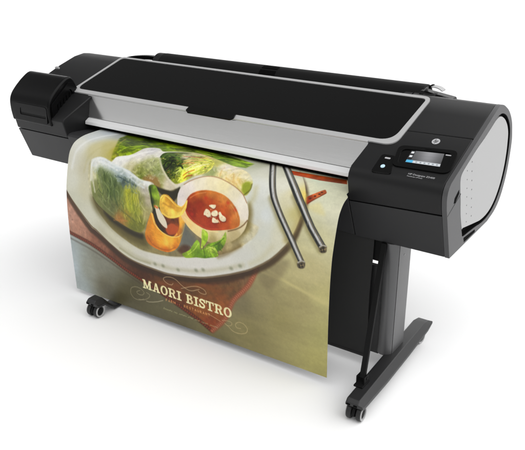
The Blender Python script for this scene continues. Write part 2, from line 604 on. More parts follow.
bm_obj('gap_shade_ring', bm, M['hole'], fr)  # black ring standing in for the shade inside the panel gap
for nn in (notch2, gslot):
    bm = bmesh.new()
    slab(bm, nn, [], endp(.8674), endp(.8792))
    bm_obj('slot_shade_plate', bm, M['hole'], fr)  # black plate fills the slot in place of the shade inside it
bm = bmesh.new()
slab(bm, rounded([(.02, .449), (-.036, .59), (-.05, .645), (.3, .805), (.46, .75), (.495, .66), (.44, .49), (.34, .452)], 0), [], endp(.8635), endp(.8672))
bm_obj('end_recess', bm, M['hole'], fr)
pan2 = [p for p in pan]
bm = bmesh.new()
slab(bm, pan2, [], endp(.868), endp(.8790))
ep = bm_obj('end_panel', bm, M['panel'], fr, .0022, 3)
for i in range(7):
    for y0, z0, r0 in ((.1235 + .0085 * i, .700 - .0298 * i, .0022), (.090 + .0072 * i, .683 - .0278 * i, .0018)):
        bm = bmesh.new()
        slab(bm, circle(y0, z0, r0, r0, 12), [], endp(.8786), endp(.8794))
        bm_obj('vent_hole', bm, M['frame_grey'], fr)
bm = bmesh.new()
slab(bm, [(-.0395, .5882), (-.0385, .5896), (.052, .6275), (.053, .6258)], [], endp(.879), endp(.8803))
bm_obj('seam', bm, M['hole'], fr)

# rear roll cover with its latch blocks, hinge arm and metal hook
bm = bmesh.new()
rc = []
for t in np.linspace(R(200), R(-20), 26):
    rc.append((.432 + .056 * math.cos(t), .782 + .052 * math.sin(t)))
rc += [(.48, .72), (.38, .72)]
prism_x(bm, rc, -.512, .612)
roll = bm_obj('roll_cover', bm, M['dark'], pr, .004)
bm = bmesh.new()
for x0 in (-.020,):
    for t0, t1 in ((118, 100), (150, 128)):
        A = [(.432 + r * math.cos(R(t)), .782 + (r - .004) * math.sin(R(t))) for r, t in ((.050, t0), (.0578, t0), (.0578, (t0 + t1) / 2), (.0578, t1), (.050, t1))]
        prism_x(bm, A, x0, x0 + .068)
bm_obj('roll_cover_catch', bm, M['hole'], roll)
bm = bmesh.new()
cyl(bm, (-.545, .432, .782), (-.511, .432, .782), .0515, 40)
bm_obj('roll_cover_collar', bm, M['shell'], roll, .004)
arm = crom([(.37, -.69, .800), (.385, -.655, .812), (.40, -.60, .8185), (.41, -.55, .8185), (.41, -.50, .812)], 6)
bm = bmesh.new()
for k in range(len(arm) - 1):
    p, q = arm[k], arm[k + 1]
    loft(bm, [(p[1], p[0] - .012, p[2] - .012), (p[1], p[0] + .012, p[2] - .012), (p[1], p[0] + .012, p[2] + .004), (p[1], p[0] - .012, p[2] + .004)],
         [(q[1], q[0] - .012, q[2] - .012), (q[1], q[0] + .012, q[2] - .012), (q[1], q[0] + .012, q[2] + .004), (q[1], q[0] - .012, q[2] + .004)])
bm_obj('cover_arm', bm, M['cap'], pr, .002)
bm = bmesh.new()
for x0, x1, z1 in ((.555, .582, .8110), (.586, .618, .8120), (.622, .66, .8160)):
    prism_x(bm, [(.365, .790), (.362, z1 - .004), (.372, z1), (.402, z1 + .003), (.41, .790)], x0, x1)
bm_obj('latch', bm, M['shell'], pr, .003)
bm = bmesh.new()
loft(bm, [(.606, y, z) for y, z in ((.372, .785), (.372, .817), (.384, .8245), (.424, .8245), (.438, .785))], [(.715, y, z) for y, z in ((.372, .785), (.372, .802), (.384, .8085), (.424, .8085), (.438, .785))])
bm_obj('roll_end_holder', bm, M['cap'], pr, .005)
hk = crom([(.616, .818), (.622, .831), (.632, .8370), (.644, .8385), (.656, .8380), (.668, .8350), (.678, .8290)], 5)
bm = bmesh.new()
for k in range(len(hk) - 1):
    (xa, za), (xb, zb) = hk[k], hk[k + 1]
    loft(bm, [(xa, .385, za), (xa, .415, za), (xa, .415, za - .003), (xa, .385, za - .003)], [(xb, .385, zb), (xb, .415, zb), (xb, .415, zb - .003), (xb, .385, zb - .003)])
bmesh.ops.remove_doubles(bm, verts=bm.verts, dist=1e-5)
hook = bm_obj('roll_hook', bm, M['ring'], pr)
bm = bmesh.new()
box(bm, .634, .641, .381, .4155, .8325, .8405)
bm_obj('hook_slot', bm, M['hole'], hook)

# ------------------------------------------------------------------ stand
FX = {'right': 0., 'left': -1.052}
def make_leg(dx):
    bm = bmesh.new()
    arc = [(.701 + .0265 * math.cos(t), .0385 - .0265 * math.sin(t)) for t in np.linspace(R(24), R(180), 26)] + [(.6745, .060)]
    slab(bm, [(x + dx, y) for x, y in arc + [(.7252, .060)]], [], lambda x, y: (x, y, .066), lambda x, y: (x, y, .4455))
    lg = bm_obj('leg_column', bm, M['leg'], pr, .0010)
    bm = bmesh.new()
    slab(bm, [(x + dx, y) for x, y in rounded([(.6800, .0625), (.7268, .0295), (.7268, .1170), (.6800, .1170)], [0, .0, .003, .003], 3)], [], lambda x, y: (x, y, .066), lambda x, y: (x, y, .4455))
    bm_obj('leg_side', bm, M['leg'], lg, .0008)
    bm = bmesh.new()
    box(bm, .6785 + dx, .7245 + dx, .040, .105, .068, .444)
    bm_obj('leg_core', bm, M['hole'], lg)
    bm = bmesh.new()
    cyl(bm, (.7262 + dx, .066, .398), (.7276 + dx, .066, .398), .0026, 14)
    bm_obj('screw', bm, M['ring'], lg)
    # foot: a slightly toed-in beam with sloping flanks, cut back at both ends
    bm = bmesh.new()
    def sec(y, zt_, zb, w=1.):
        c = .7445 - .034 * (y + .25) + dx
        return [(c - .031 * w, y, zb), (c - .031 * w, y, zt_ - .004), (c - .027 * w, y, zt_), (c + .0095 * w, y, zt_), (c + .0260 * w, y, zb + .010), (c + .0260 * w, y, zb)]
    S_ = [sec(-.256, .060, .050, .97), sec(-.244, .0695, .043, .98), sec(-.08, .0700, .036, 1.), sec(.10, .0700, .036, 1.), sec(.268, .0690, .041, 1.), sec(.312, .058, .050, .96)]
    if dx < 0:      # this foot dips under the hanging sheet
        S_ = S_[:2] + [sec(-.213, .0690, .040, .98), sec(-.168, .0150, .004, .98), sec(-.135, .0150, .004, .98), sec(-.07, .0700, .036, 1.)] + S_[3:]
    V = [[bm.verts.new(p) for p in s] for s in S_]
    for a, b in zip(V[:-1], V[1:]):
        for i in range(6):
            bm.faces.new((a[i], a[(i + 1) % 6], b[(i + 1) % 6], b[i]))
    bm.faces.new(V[0][::-1]); bm.faces.new(V[-1])
    ft = bm_obj('foot', bm, M['foot'], pr, .0025)
    for k in (-.020, .002):
        bm = bmesh.new()
        slab(bm, rounded([(.7445 + dx + k - .006, .0525), (.7445 + dx + k + .006, .0525), (.7445 + dx + k + .006, .0575), (.7445 + dx + k - .006, .0575)], .002, 3), [], lambda x, z: (x, -.2535, z), lambda x, z: (x, -.2572, z))
        bm_obj('end_slot', bm, M['hole'], ft)
    if dx < 0:
        return
    # stay between the deck and the foot, with its bracket
    def rod(bm, p, q, w, d):
        p, q = Vector(p), Vector(q)
        loft(bm, [p + Vector((-w, -d, 0)), p + Vector((w, -d, 0)), p + Vector((w, d, 0)), p + Vector((-w, d, 0))], [q + Vector((-w, -d, 0)), q + Vector((w, -d, 0)), q + Vector((w, d, 0)), q + Vector((-w, d, 0))])
    bm = bmesh.new()
    rod(bm, (.6830, .013, .4450), (.720, -.160, .088), .0085, .006)
    st = bm_obj('stay', bm, M['dark'], pr, .0015)
    bm = bmesh.new()
    box(bm, .706, .735, -.190, -.142, .0690, .0750)
    box(bm, .7065, .7095, -.176, -.146, .0748, .098)
    box(bm, .7305, .7335, -.176, -.146, .0748, .098)
    cyl(bm, (.705, -.160, .089), (.7355, -.160, .089), .0048, 16)
    bm_obj('bracket', bm, M['dark'], st, .001)

def make_caster(x, y, yaw):
    e = bpy.data.objects.new('caster', None)
    col.objects.link(e)
    e.parent = pr
    e.location = (x, y, 0)
    e.rotation_euler = (0, 0, yaw)
    bm = bmesh.new()
    r = .0245
    cyl(bm, (0, .008, .034), (0, .008, .0455), .0085, 20)
    hood = [(.0 + .0215 * math.cos(t), .0255 + .0215 * math.sin(t)) for t in np.linspace(R(-25), R(200), 18)] + [(-.012, .014), (.012, .012)]
    prism_x(bm, hood, -.0045, .0045)
    prism_x(bm, [(a * .93, .027 + (b - .027) * .93) for a, b in hood[4:13]], -.0135, .0135)
    bm_obj('swivel_fork', bm, M['dark'], e, .0012)
    for s in (-1, 1):
        bm = bmesh.new()
        prof_ = [(-.0075, .012), (-.0075, .0212), (-.0050, .0241), (0, r), (.0050, .0241), (.0075, .0215), (.0075, .0205), (.0060, .0200), (.0060, .012)]
        lathe_x(bm, [(s * d, q) for d, q in prof_], (s * .0155, 0, r), 40)
        w = bm_obj('wheel', bm, M['rubber'], e)
        bm = bmesh.new()
        lathe_x(bm, [(s * d, q) for d, q in [(.0056, .0165), (.0056, .0222), (.0088, .0222), (.0094, .0206), (.0090, .0170)]], (s * .0155, 0, r), 40)
        bm_obj('wheel_ring', bm, M['ring'], e)
        bm = bmesh.new()
        lathe_x(bm, [(s * d, q) for d, q in [(-.002, .0001), (-.002, .0168), (.0052, .0165), (.0070, .010), (.0082, .0001)]], (s * .0155, 0, r), 40)
        bm_obj('hub', bm, M['dark'], e)

for dx in FX.values():
    make_leg(dx)
    make_caster(.7405 + dx, -.236, R(3))
    make_caster(.7170 + dx, .250, R(-8))

# cross beams between the legs and the hanging media bin
bm = bmesh.new()
box(bm, -.373, .678, .030, .058, .3720, .4455)
bm_obj('cross_beam', bm, M['dark'], pr, .002)
bm = bmesh.new()
box(bm, -.373, .678, .034, .052, .050, .3525)
bm_obj('lower_beam', bm, M['foot'], pr, .002)
bm = bmesh.new()
NXB, NZB = 60, 40
front_v, back_v = [], []
for j in range(NZB + 1):
    for i in range(NXB + 1):
        u, v = i / NXB, j / NZB
        x = -.365 + 1.011 * u
        z = .033 + .4125 * v
        y = .0215 - .010 * math.sin(math.pi * v) ** 2 - .004 * math.sin(math.pi * u) * (1 - v) + .0016 * math.sin(9 * u + 3 * v) * (1 - v)
        front_v.append(bm.verts.new((x, y - .0015, z)))
        back_v.append(bm.verts.new((x, y + .0015, z)))
W_ = NXB + 1
for j in range(NZB):
    for i in range(NXB):
        k = j * W_ + i
        bm.faces.new((front_v[k], front_v[k + 1], front_v[k + W_ + 1], front_v[k + W_]))
        bm.faces.new((back_v[k], back_v[k + W_], back_v[k + W_ + 1], back_v[k + 1]))
for i in range(NXB):
    for k in (i, NZB * W_ + i):
        bm.faces.new((front_v[k], back_v[k], back_v[k + 1], front_v[k + 1]))
for j in range(NZB):
    for k in (j * W_, j * W_ + NXB):
        bm.faces.new((front_v[k], front_v[k + W_], back_v[k + W_], back_v[k]))
mb = bm_obj('media_bin', bm, M['fabric'], pr)
bm = bmesh.new()
cyl(bm, (-.365, .0205, .037), (.646, .0205, .037), .0045, 14)
bm_obj('hem_rod', bm, M['fabric'], mb)

# ------------------------------------------------------------------ the printed poster
OPS = [
('B',[(542,152,205,208,190),(583,211,206,207,190),(550,292,200,198,165),(528,389,185,178,138),(498,496,165,157,115),(427,587,152,145,100),(571,699,168,163,108),(312,663,140,133,92),(582,470,182,177,128),(604,598,168,165,112),(372,534,150,142,105),(-517,591,170,182,190),(-517,655,180,193,205),(-475,729,165,175,180),(-419,649,150,155,148),(-346,691,120,117,98),(-358,599,134,136,126),(-249,725,103,99,76),(-129,749,104,100,74),(10,765,104,99,72),(-169,680,96,91,68),(164,772,118,112,76),(275,563,128,120,92),(446,131,215,215,195),(466,78,195,205,190)],5),
('L',[(359.9,440.8),(425.6,447.7),(461.4,452.6),(502.4,460.1),(589.2,477.7)],7,(198,190,140),6,0.45,0,0),
('L',[(381.7,428.1),(496.7,462.4),(592.9,486.4)],7,(198,190,140),6,0.45,0,0),
('L',[(406.0,395.3),(494.8,413.6),(590.4,435.0)],5,(190,182,135),8,0.35,0,0),
('F',[(345.2,455.0),(349.5,445.6),(358.3,434.6),(369.9,423.2),(382.8,412.2),(406.0,395.3),(428.3,383.0),(439.9,378.2),(449.8,375.7),(456.4,376.5),(458.4,381.6),(454.2,394.1),(444.6,413.9),(431.4,437.6),(416.4,461.5),(401.9,481.6),(390.0,493.6),(379.7,496.5),(369.0,493.3),(359.1,485.6),(351.1,475.4),(346.1,464.6)],(110,98,75),14,0.35,0,0,0),
('F',[(-539.4,340.9),(-507.6,349.9),(-505.7,412.3),(-509.1,510.8),(-400.7,532.7),(-307.1,560.9),(-236.1,588.6),(-70.2,637.9),(86.6,695.4),(149.4,725.7),(176.1,700.9),(211.4,658.4),(229.6,614.6),(247.2,575.7),(260.6,560.6),(286.6,531.2),(315.1,491.1),(344.8,424.7),(117.2,446.6),(-238.8,424.2),(-375.6,385.7)],[(-494,443,186,146,130),(-447,484,174,132,114),(-347,519,144,98,78),(-252,554,112,68,46),(-157,576,88,50,26),(-44,602,110,68,30),(68,589,104,68,32),(153,582,124,80,38),(237,521,116,84,50),(107,654,150,88,36),(193,619,158,92,44),(147,699,146,70,32),(296,469,122,94,66),(11,645,114,60,26)],4,1,0.06,0,0),
('S',[(-499.9,444.7),(-488.5,448.2),(-473.0,456.8),(-415.4,494.0),(-396.9,503.9),(-379.5,511.3),(-345.1,523.6),(-225.3,560.3),(-180.1,572.0),(-157.4,576.0),(-111.6,581.1),(-65.2,582.7),(-42.2,581.9),(-19.4,579.8),(22.3,573.5),(42.3,569.0),(63.4,563.0),(86.7,555.3),(113.3,545.4),(146.7,530.9),(264.7,472.7),(295.3,459.1),(315.1,453.1),(322.8,455.9),(321.6,465.5),(314.2,479.6),(277.5,535.0),(249.2,571.2),(243.1,580.6),(238.1,590.5),(227.1,620.7),(222.5,631.1),(216.2,641.6),(198.6,666.6),(188.1,680.0),(177.0,692.3),(165.7,702.2),(154.6,708.2),(144.7,709.8),(135.7,707.9),(103.7,690.2),(87.4,683.4),(-13.0,648.3),(-69.4,629.7),(-235.2,581.6),(-375.6,532.2),(-399.6,524.4),(-421.6,518.9),(-478.1,510.1),(-491.9,506.5),(-502.3,501.1),(-509.2,492.1),(-513.1,480.2),(-514.0,467.5),(-512.1,455.9),(-507.4,447.7)],[(60,28,14),(160,98,62),(90,50,28),(140,84,50)],260,6,2,0,90,0.26,1.4),
('L',[(-113.6,607.0),(-22.3,595.3),(24.6,586.3),(74.7,572.0),(175.9,538.4)],9,(165,85,40),10,0.3,0,0),
('L',[(95.9,554.2),(149.4,561.4),(162.4,561.9),(175.0,560.7),(187.2,557.6),(199.1,552.9),(244.6,529.2)],9,(165,85,40),10,0.3,0,0),
('L',[(42.8,635.0),(219.5,565.8)],9,(165,85,40),10,0.3,0,0),
('L',[(-66.6,601.3),(25.8,604.3),(66.6,608.3),(84.2,611.9),(100.2,616.4),(158.5,637.3)],9,(165,85,40),10,0.3,0,0),
('L',[(113.5,541.7),(151.3,540.6),(162.5,538.7),(176.0,534.7),(210.4,520.0),(288.3,481.3)],8,(70,35,20),8,0.5,0,0),
('L',[(-512.3,513.5),(-414.8,530.0),(-397.2,533.9),(-364.8,543.0),(-294.5,567.6),(-247.8,585.8),(-225.0,593.6),(-70.2,637.9),(29.7,672.4),(77.5,687.9),(107.5,700.2),(149.8,719.7)],15,(84,40,20),5,0.95,0,0),
('L',[(-512.3,513.5),(-414.8,530.0),(-397.2,533.9),(-364.8,543.0),(-294.5,567.6),(-247.8,585.8),(-225.0,593.6),(-70.2,637.9),(29.7,672.4),(77.5,687.9),(107.5,700.2),(149.8,719.7)],9,(156,70,40),3,0.95,0,9),
('L',[(154.0,720.2),(194.1,677.3),(211.5,654.5),(218.7,641.7),(241.3,587.0),(247.2,575.7),(260.5,557.6),(286.6,529.4),(301.6,511.1),(310.6,498.6),(324.1,472.9),(341.2,432.4)],17,(152,84,58),6,0.9,0,0),
('L',[(154.0,720.2),(194.1,677.3),(211.5,654.5),(218.7,641.7),(241.3,587.0),(247.2,575.7),(260.5,557.6),(286.6,529.4),(301.6,511.1),(310.6,498.6),(324.1,472.9),(341.2,432.4)],9,(190,126,100),4,0.7,0,9),
('L',[(-523.7,534.6),(-422.3,551.9),(-369.9,564.1),(-309.9,581.7),(-238.4,606.5),(-163.4,629.4)],5,(70,60,50),6,0.5,0,0),
('F',[(-556.1,228.9),(-552.0,213.0),(-550.5,195.8),(-551.3,177.2),(-557.4,154.9),(-569.3,127.0),(-587.1,91.7),(-612.4,51.5),(-656.2,-2.3),(-703.5,-62.8),(-736.8,-120.9),(-744.3,-172.7),(-714.1,-213.6),(-632.9,-241.7),(-509.9,-259.0),(-367.2,-266.3),(-224.8,-265.4),(-99.0,-257.9),(-2.8,-245.1),(66.0,-224.7),(120.1,-195.9),(163.4,-161.9),(199.9,-126.2),(233.0,-91.4),(266.0,-60.2),(298.1,-32.0),(326.7,-4.4),(409.4,82.4),(439.1,115.6),(460.2,141.3),(476.0,163.2),(481.9,172.9),(486.2,182.1),(489.4,191.1),(493.3,207.9),(494.4,222.0),(493.4,233.4),(486.3,268.1),(479.4,294.7),(470.2,321.0),(463.8,333.0),(444.4,359.4),(426.0,381.2),(406.2,401.7),(396.0,411.0),(373.7,428.7),(332.4,457.6),(316.8,466.7),(292.2,479.2),(238.4,504.3),(180.4,528.2),(145.4,540.8),(125.9,546.6),(78.4,558.0),(0.6,573.0),(-20.4,576.3),(-50.2,579.2),(-135.4,576.4),(-163.4,574.6),(-187.6,571.9),(-207.7,568.6),(-227.1,563.8),(-248.9,556.0),(-260.6,550.8),(-370.0,495.4),(-376.1,492.8),(-386.0,490.3),(-390.0,488.2),(-414.5,468.3),(-458.0,427.7),(-481.6,402.3),(-512.5,365.7),(-542.2,333.8),(-550.7,322.4),(-556.9,310.5),(-560.7,298.1),(-563.0,285.3),(-563.7,272.0),(-562.8,258.2),(-560.2,243.8)],(62,42,22),7,0.75,0,0,0),
('F',[(-555.8,210.3),(-555.6,194.2),(-558.2,176.1),(-567.5,153.3),(-584.3,123.9),(-610.4,84.5),(-636.6,41.6),(-681.4,-16.6),(-735.6,-81.0),(-786.7,-146.3),(-823.1,-208.8),(-832.4,-263.8),(-802.2,-306.0),(-718.5,-333.1),(-590.9,-347.0),(-443.1,-349.9),(-295.7,-344.1),(-165.4,-332.1),(-65.7,-315.8),(6.1,-292.6),(62.9,-261.2),(108.9,-225.0),(147.8,-187.2),(183.1,-150.5),(218.1,-117.4),(252.0,-87.5),(282.2,-58.1),(309.5,-29.4),(410.5,85.6),(446.7,132.6),(463.2,157.0),(469.4,168.2),(473.7,178.1),(478.8,195.6),(481.1,209.9),(480.7,221.3),(474.0,255.9),(467.2,282.4),(458.0,308.7),(451.8,320.6),(440.7,336.6),(424.1,357.2),(404.7,378.6),(384.6,397.6),(362.4,415.1),(321.0,443.6),(305.4,452.7),(280.7,465.0),(226.8,489.8),(167.6,513.7),(132.6,526.1),(114.0,531.6),(71.6,541.3),(4.5,552.9),(-29.7,557.0),(-42.5,557.7),(-128.5,555.0),(-156.4,553.1),(-180.4,550.3),(-200.5,547.0),(-219.8,542.1),(-241.5,534.4),(-253.3,529.2),(-362.4,474.0),(-368.4,471.4),(-378.3,468.9),(-382.2,466.7),(-406.8,447.0),(-450.6,406.7),(-474.7,381.7),(-506.2,345.6),(-537.9,314.3),(-546.8,303.1),(-553.2,291.2),(-557.3,278.9),(-559.8,266.2),(-560.7,253.0),(-560.1,239.3)],[(-477,307,206,208,200),(-486,236,204,205,198),(-471,175,206,208,206),(-453,113,196,202,208),(-441,50,182,190,200),(-366,49,160,166,168),(-416,259,192,190,172),(-391,181,190,186,152),(-346,156,182,176,128),(-302,162,172,164,84),(-408,331,196,195,176),(-462,379,194,196,184),(-387,420,200,201,190),(-342,475,190,190,176),(-283,484,200,200,184),(-222,504,204,204,190),(-152,520,206,206,200),(-60,519,212,212,210),(30,506,216,216,216),(116,486,216,216,216),(218,452,214,215,214),(296,411,206,208,206),(357,362,206,208,200),(418,322,208,208,194),(447,279,198,194,156),(460,237,192,186,138),(435,197,208,206,184),(388,152,214,215,206),(289,82,198,200,192),(325,188,212,216,216),(355,260,212,218,222),(322,257,208,212,210),(335,295,206,208,202),(352,313,204,208,204),(221,67,176,180,164),(352,65,194,196,182),(460,175,216,204,140)],2,1,0.006,0,0),
('L',[(-507.8,353.7),(-417.3,433.9),(-387.7,458.5),(-376.2,465.5),(-363.4,469.7),(-357.2,472.8),(-300.5,505.8),(-253.3,527.8),(-230.0,536.7),(-209.8,542.7),(-190.5,546.8),(-168.9,549.8),(-128.3,552.6),(-53.4,555.0),(-29.4,554.3),(-14.0,552.7),(26.0,546.9),(71.8,538.6),(114.1,529.0),(132.7,523.5),(167.7,511.2),(238.9,482.1),(297.8,454.2),(321.0,441.2),(362.3,412.8),(384.5,395.3),(394.7,386.2),(414.4,365.8),(440.5,334.4),(451.5,318.5),(460.0,301.3),(469.2,273.3),(477.4,239.6)],5,(96,76,48),2.5,0.85,0,0),
('L',[(-340.9,463.1),(-294.1,487.5),(-262.8,500.9),(-229.2,512.9),(-196.8,521.3),(-164.3,526.7),(-127.1,530.2),(-87.0,531.8),(-29.5,532.1),(-2.2,529.4),(55.0,520.0),(96.2,511.2),(132.9,501.1),(167.3,489.0),(214.1,470.3),(240.7,458.8),(288.4,436.4)],13,(182,180,160),10,0.75,0,0),
('L',[(-247.1,513.8),(-200.2,528.9),(-176.9,534.4),(-153.4,536.6),(-106.7,536.9)],6,(140,138,105),6,0.6,0,0),
('D',[(-83,533),(-47,530),(98,507),(128,497),(242,461),(277,443),(20,527)],7,(128,132,112),6,0.7),
('L',[(392.6,350.4),(370.8,380.6),(358.7,394.5),(344.9,405.9),(314.9,425.9)],12,(190,186,158),14,0.6,0,0),
('L',[(472.5,231.7),(465.5,263.7),(460.4,279.2),(453.2,293.6),(435.7,321.3)],12,(186,174,124),12,0.75,0,0),
('F',[(-382.8,218.0),(-392.5,223.2),(-397.8,231.1),(-400.1,241.1),(-400.2,252.1),(-397.4,285.3),(-394.9,296.8),(-387.1,320.5),(-377.8,342.9),(-373.0,353.0),(-361.4,371.9),(-347.6,389.5),(-331.8,406.8),(-303.9,431.8),(-284.4,446.0),(-274.8,451.9),(-245.1,465.4),(-188.3,486.4),(-162.9,493.4),(-149.7,495.6),(-136.0,496.8),(-121.7,497.0),(-92.4,495.8),(-49.8,492.1),(-22.7,488.8),(18.2,481.3),(61.6,469.7),(104.4,457.0),(156.4,444.4),(169.4,440.5),(182.6,435.6),(211.1,422.5),(253.0,399.3),(264.7,391.8),(284.6,377.2),(301.1,362.5),(314.6,348.4),(326.4,334.3),(335.0,320.9),(337.2,315.0),(337.9,306.0),(339.3,303.3),(339.2,301.2),(335.2,299.0),(324.8,296.2),(305.3,292.0),(231.2,278.6),(126.5,261.8),(21.8,247.6),(-25.6,242.9),(-73.9,239.4),(-248.9,230.0),(-281.2,226.8),(-352.6,216.8),(-369.1,216.0)],[(-373,324,190,188,165),(-335,397,168,160,112),(-279,437,150,140,92),(-223,470,150,140,95),(-149,489,150,142,100),(-57,488,140,128,85),(23,471,130,120,85),(117,447,120,105,70),(191,421,140,122,82),(261,383,165,152,112),(311,341,200,196,172),(-309,365,140,130,80),(55,427,120,120,110),(290,314,170,160,115),(330,308,200,195,170)],5,0.95,0.06,0,0),
('L',[(-377.9,346.6),(-354.0,384.1),(-340.2,401.9),(-332.1,410.4),(-313.8,426.7),(-294.3,441.5),(-274.9,453.7),(-245.3,467.4),(-200.6,483.8),(-175.9,491.6),(-149.8,496.8),(-121.8,498.1),(-92.5,496.9),(-49.8,493.2),(-22.8,489.7),(4.3,485.0),(32.4,478.7),(104.4,458.1),(156.4,445.5),(169.4,441.6),(182.6,436.6),(211.0,423.4),(252.9,400.0),(275.0,385.3),(284.1,378.1),(315.8,349.8)],4,(226,228,226),4,0.7,0,0),
('F',[(-372.8,345.5),(-365.4,347.5),(-354.3,353.2),(-312.1,379.0),(-299.6,385.7),(-268.8,398.6),(-237.8,409.1),(-212.9,416.2),(-163.3,428.9),(-124.9,436.6),(-118.1,439.1),(-113.4,442.8),(-110.3,448.4),(-108.3,455.8),(-107.9,463.9),(-109.6,471.7),(-113.7,478.0),(-120.7,481.8),(-131.8,482.9),(-147.0,482.1),(-183.6,476.4),(-218.4,468.3),(-233.0,463.9),(-260.6,453.0),(-286.1,440.5),(-321.7,420.4),(-343.3,405.9),(-352.3,398.5),(-359.6,391.1),(-365.6,382.6),(-370.8,372.8),(-374.6,363.0),(-376.6,354.4),(-376.2,348.2)],(92,84,42),22,0.85,0,0,0),
('F',[(-314.6,388.9),(-299.9,394.0),(-261.0,410.5),(-234.1,418.7),(-203.3,425.5),(-163.5,432.7),(-147.5,433.1),(-133.7,431.4),(-131.1,432.3),(-129.2,434.8),(-128.0,438.4),(-128.0,442.7),(-129.3,446.8),(-132.2,450.2),(-137.0,452.3),(-144.2,453.0),(-153.6,452.8),(-176.8,450.4),(-202.2,445.6),(-215.7,442.0),(-261.9,426.8),(-286.8,416.4),(-295.8,411.0),(-310.2,399.1),(-314.5,394.0),(-316.1,390.3)],(46,40,20),8,0.8,0,0,0),
('L',[(-482.1,263.9),(-475.9,213.1),(-471.9,195.7),(-459.7,163.9),(-455.1,147.0),(-451.9,138.9),(-440.0,114.3),(-428.1,84.4),(-411.3,54.1),(-406.5,43.4)],9,(232,236,242),8,0.6,0,0),
('L',[(-419.7,267.4),(-413.8,231.5),(-408.7,215.2),(-395.9,194.2),(-364.4,153.8),(-355.1,138.1),(-351.7,129.3)],6,(170,165,120),8,0.35,0,0),
('F',[(-299.5,203.6),(-305.0,177.1),(-312.3,156.0),(-327.7,128.8),(-363.6,76.7),(-363.8,52.7),(-367.1,25.2),(-378.6,-11.2),(-301.8,-14.2),(-182.3,12.6),(-71.6,14.4),(27.2,23.8),(145.0,42.9),(168.1,49.1),(213.1,60.7),(213.0,104.8),(163.1,111.6),(87.2,101.7),(-15.8,104.0),(-60.0,115.9),(-106.0,126.7),(-172.4,128.1),(-181.4,138.8),(-191.2,148.7),(-201.7,158.0),(-213.4,166.4),(-230.5,174.8)],[(-294,187,140,145,30),(-279,156,118,145,14),(-276,117,92,116,10),(-227,140,140,165,28),(-317,63,80,98,16),(-221,100,120,150,15),(-182,91,100,125,10),(-130,98,120,150,20),(-72,89,150,170,60),(7,79,130,155,35),(83,69,110,140,25),(163,68,130,160,50),(-245,47,50,70,5),(-64,45,70,85,15),(91,52,60,85,10)],6,1,0.18,0,2),
('L',[(-287.0,168.8),(-283.6,163.5),(-281.2,157.5),(-274.8,138.4),(-271.1,132.6),(-265.8,127.4),(-259.3,122.8),(-236.7,110.2),(-230.0,105.4)],5,(175,205,60),4,0.7,0,0),
('L',[(-244.2,152.0),(-240.9,147.3),(-233.0,131.7),(-229.1,126.9),(-223.4,122.8),(-215.3,119.8),(-205.2,117.7),(-158.3,113.1)],5,(70,95,5),4,0.7,0,0),
('L',[(-311.0,100.6),(-279.1,88.2),(-259.4,83.9),(-233.0,83.2),(-173.4,85.8)],5,(60,80,5),4,0.7,0,0),
('L',[(-130.1,72.9),(-42.5,71.4),(54.0,74.9)],5,(60,80,15),4,0.7,0,0),
('L',[(-32.1,52.2),(26.4,58.9),(56.2,61.4),(151.7,63.3)],5,(165,190,70),4,0.7,0,0),
('L',[(-302.2,162.1),(-314.5,139.2),(-320.5,126.1),(-336.2,74.5)],5,(165,160,60),4,0.7,0,0),
('S',[(-296.8,199.3),(-299.7,198.2),(-300.9,195.5),(-300.2,181.5),(-300.7,176.3),(-305.0,163.2),(-313.9,145.3),(-324.1,127.5),(-344.9,99.4),(-348.8,92.2),(-351.8,83.8),(-353.8,73.8),(-355.5,50.9),(-353.8,27.6),(-351.7,17.0),(-347.2,8.9),(-339.8,3.6),(-329.8,0.5),(-317.8,-1.0),(-304.2,-1.2),(-289.4,-0.6),(-272.5,1.6),(-253.3,6.0),(-211.1,17.7),(-190.4,22.7),(-170.9,25.8),(-133.5,27.5),(-61.3,27.0),(2.1,31.1),(75.3,39.9),(186.5,56.7),(202.2,60.8),(207.7,64.1),(211.5,68.8),(213.7,74.7),(214.3,81.3),(213.5,87.7),(211.3,93.3),(207.8,97.5),(202.6,100.3),(187.6,103.7),(157.9,104.6),(147.1,103.8),(95.9,95.3),(81.3,94.0),(48.3,92.9),(12.3,93.2),(-22.2,96.2),(-38.0,99.5),(-83.4,113.7),(-111.4,120.4),(-124.3,121.3),(-159.3,118.6),(-169.2,119.0),(-178.0,121.8),(-185.4,127.3),(-210.5,156.8),(-216.9,162.1),(-228.8,168.9),(-251.2,179.0),(-284.1,195.6),(-291.4,198.4)],[(158,178,50),(98,118,18),(66,84,12),(184,196,96),(126,146,30),(80,100,14)],150,26,3.4,8,30,0.5,1.5),
('S',[(-296.8,199.3),(-300.3,198.2),(-301.7,195.3),(-300.7,176.3),(-304.4,164.4),(-313.2,143.2),(-313.0,139.3),(-309.5,138.2),(-295.3,142.1),(-278.3,149.8),(-257.1,161.3),(-245.2,169.7),(-242.4,173.6),(-242.9,177.4),(-247.7,181.5),(-256.5,186.3),(-279.3,195.3)],[(160,150,60),(120,130,20),(180,170,90)],16,18,3,70,25,0.5,1.2),
('L',[(-372.6,36.8),(-370.3,32.8),(-366.6,18.5),(-363.8,13.7),(-358.6,9.8),(-341.8,3.3),(-330.9,0.9),(-318.5,-0.7),(-304.6,-1.3),(-289.4,-0.6),(-272.2,2.0),(-210.9,18.0),(-190.3,22.7),(-170.9,25.8),(-133.5,27.5),(-61.3,27.0),(-13.5,29.8),(54.0,37.0),(151.3,51.6)],9,(40,52,12),6,0.6,0,0),
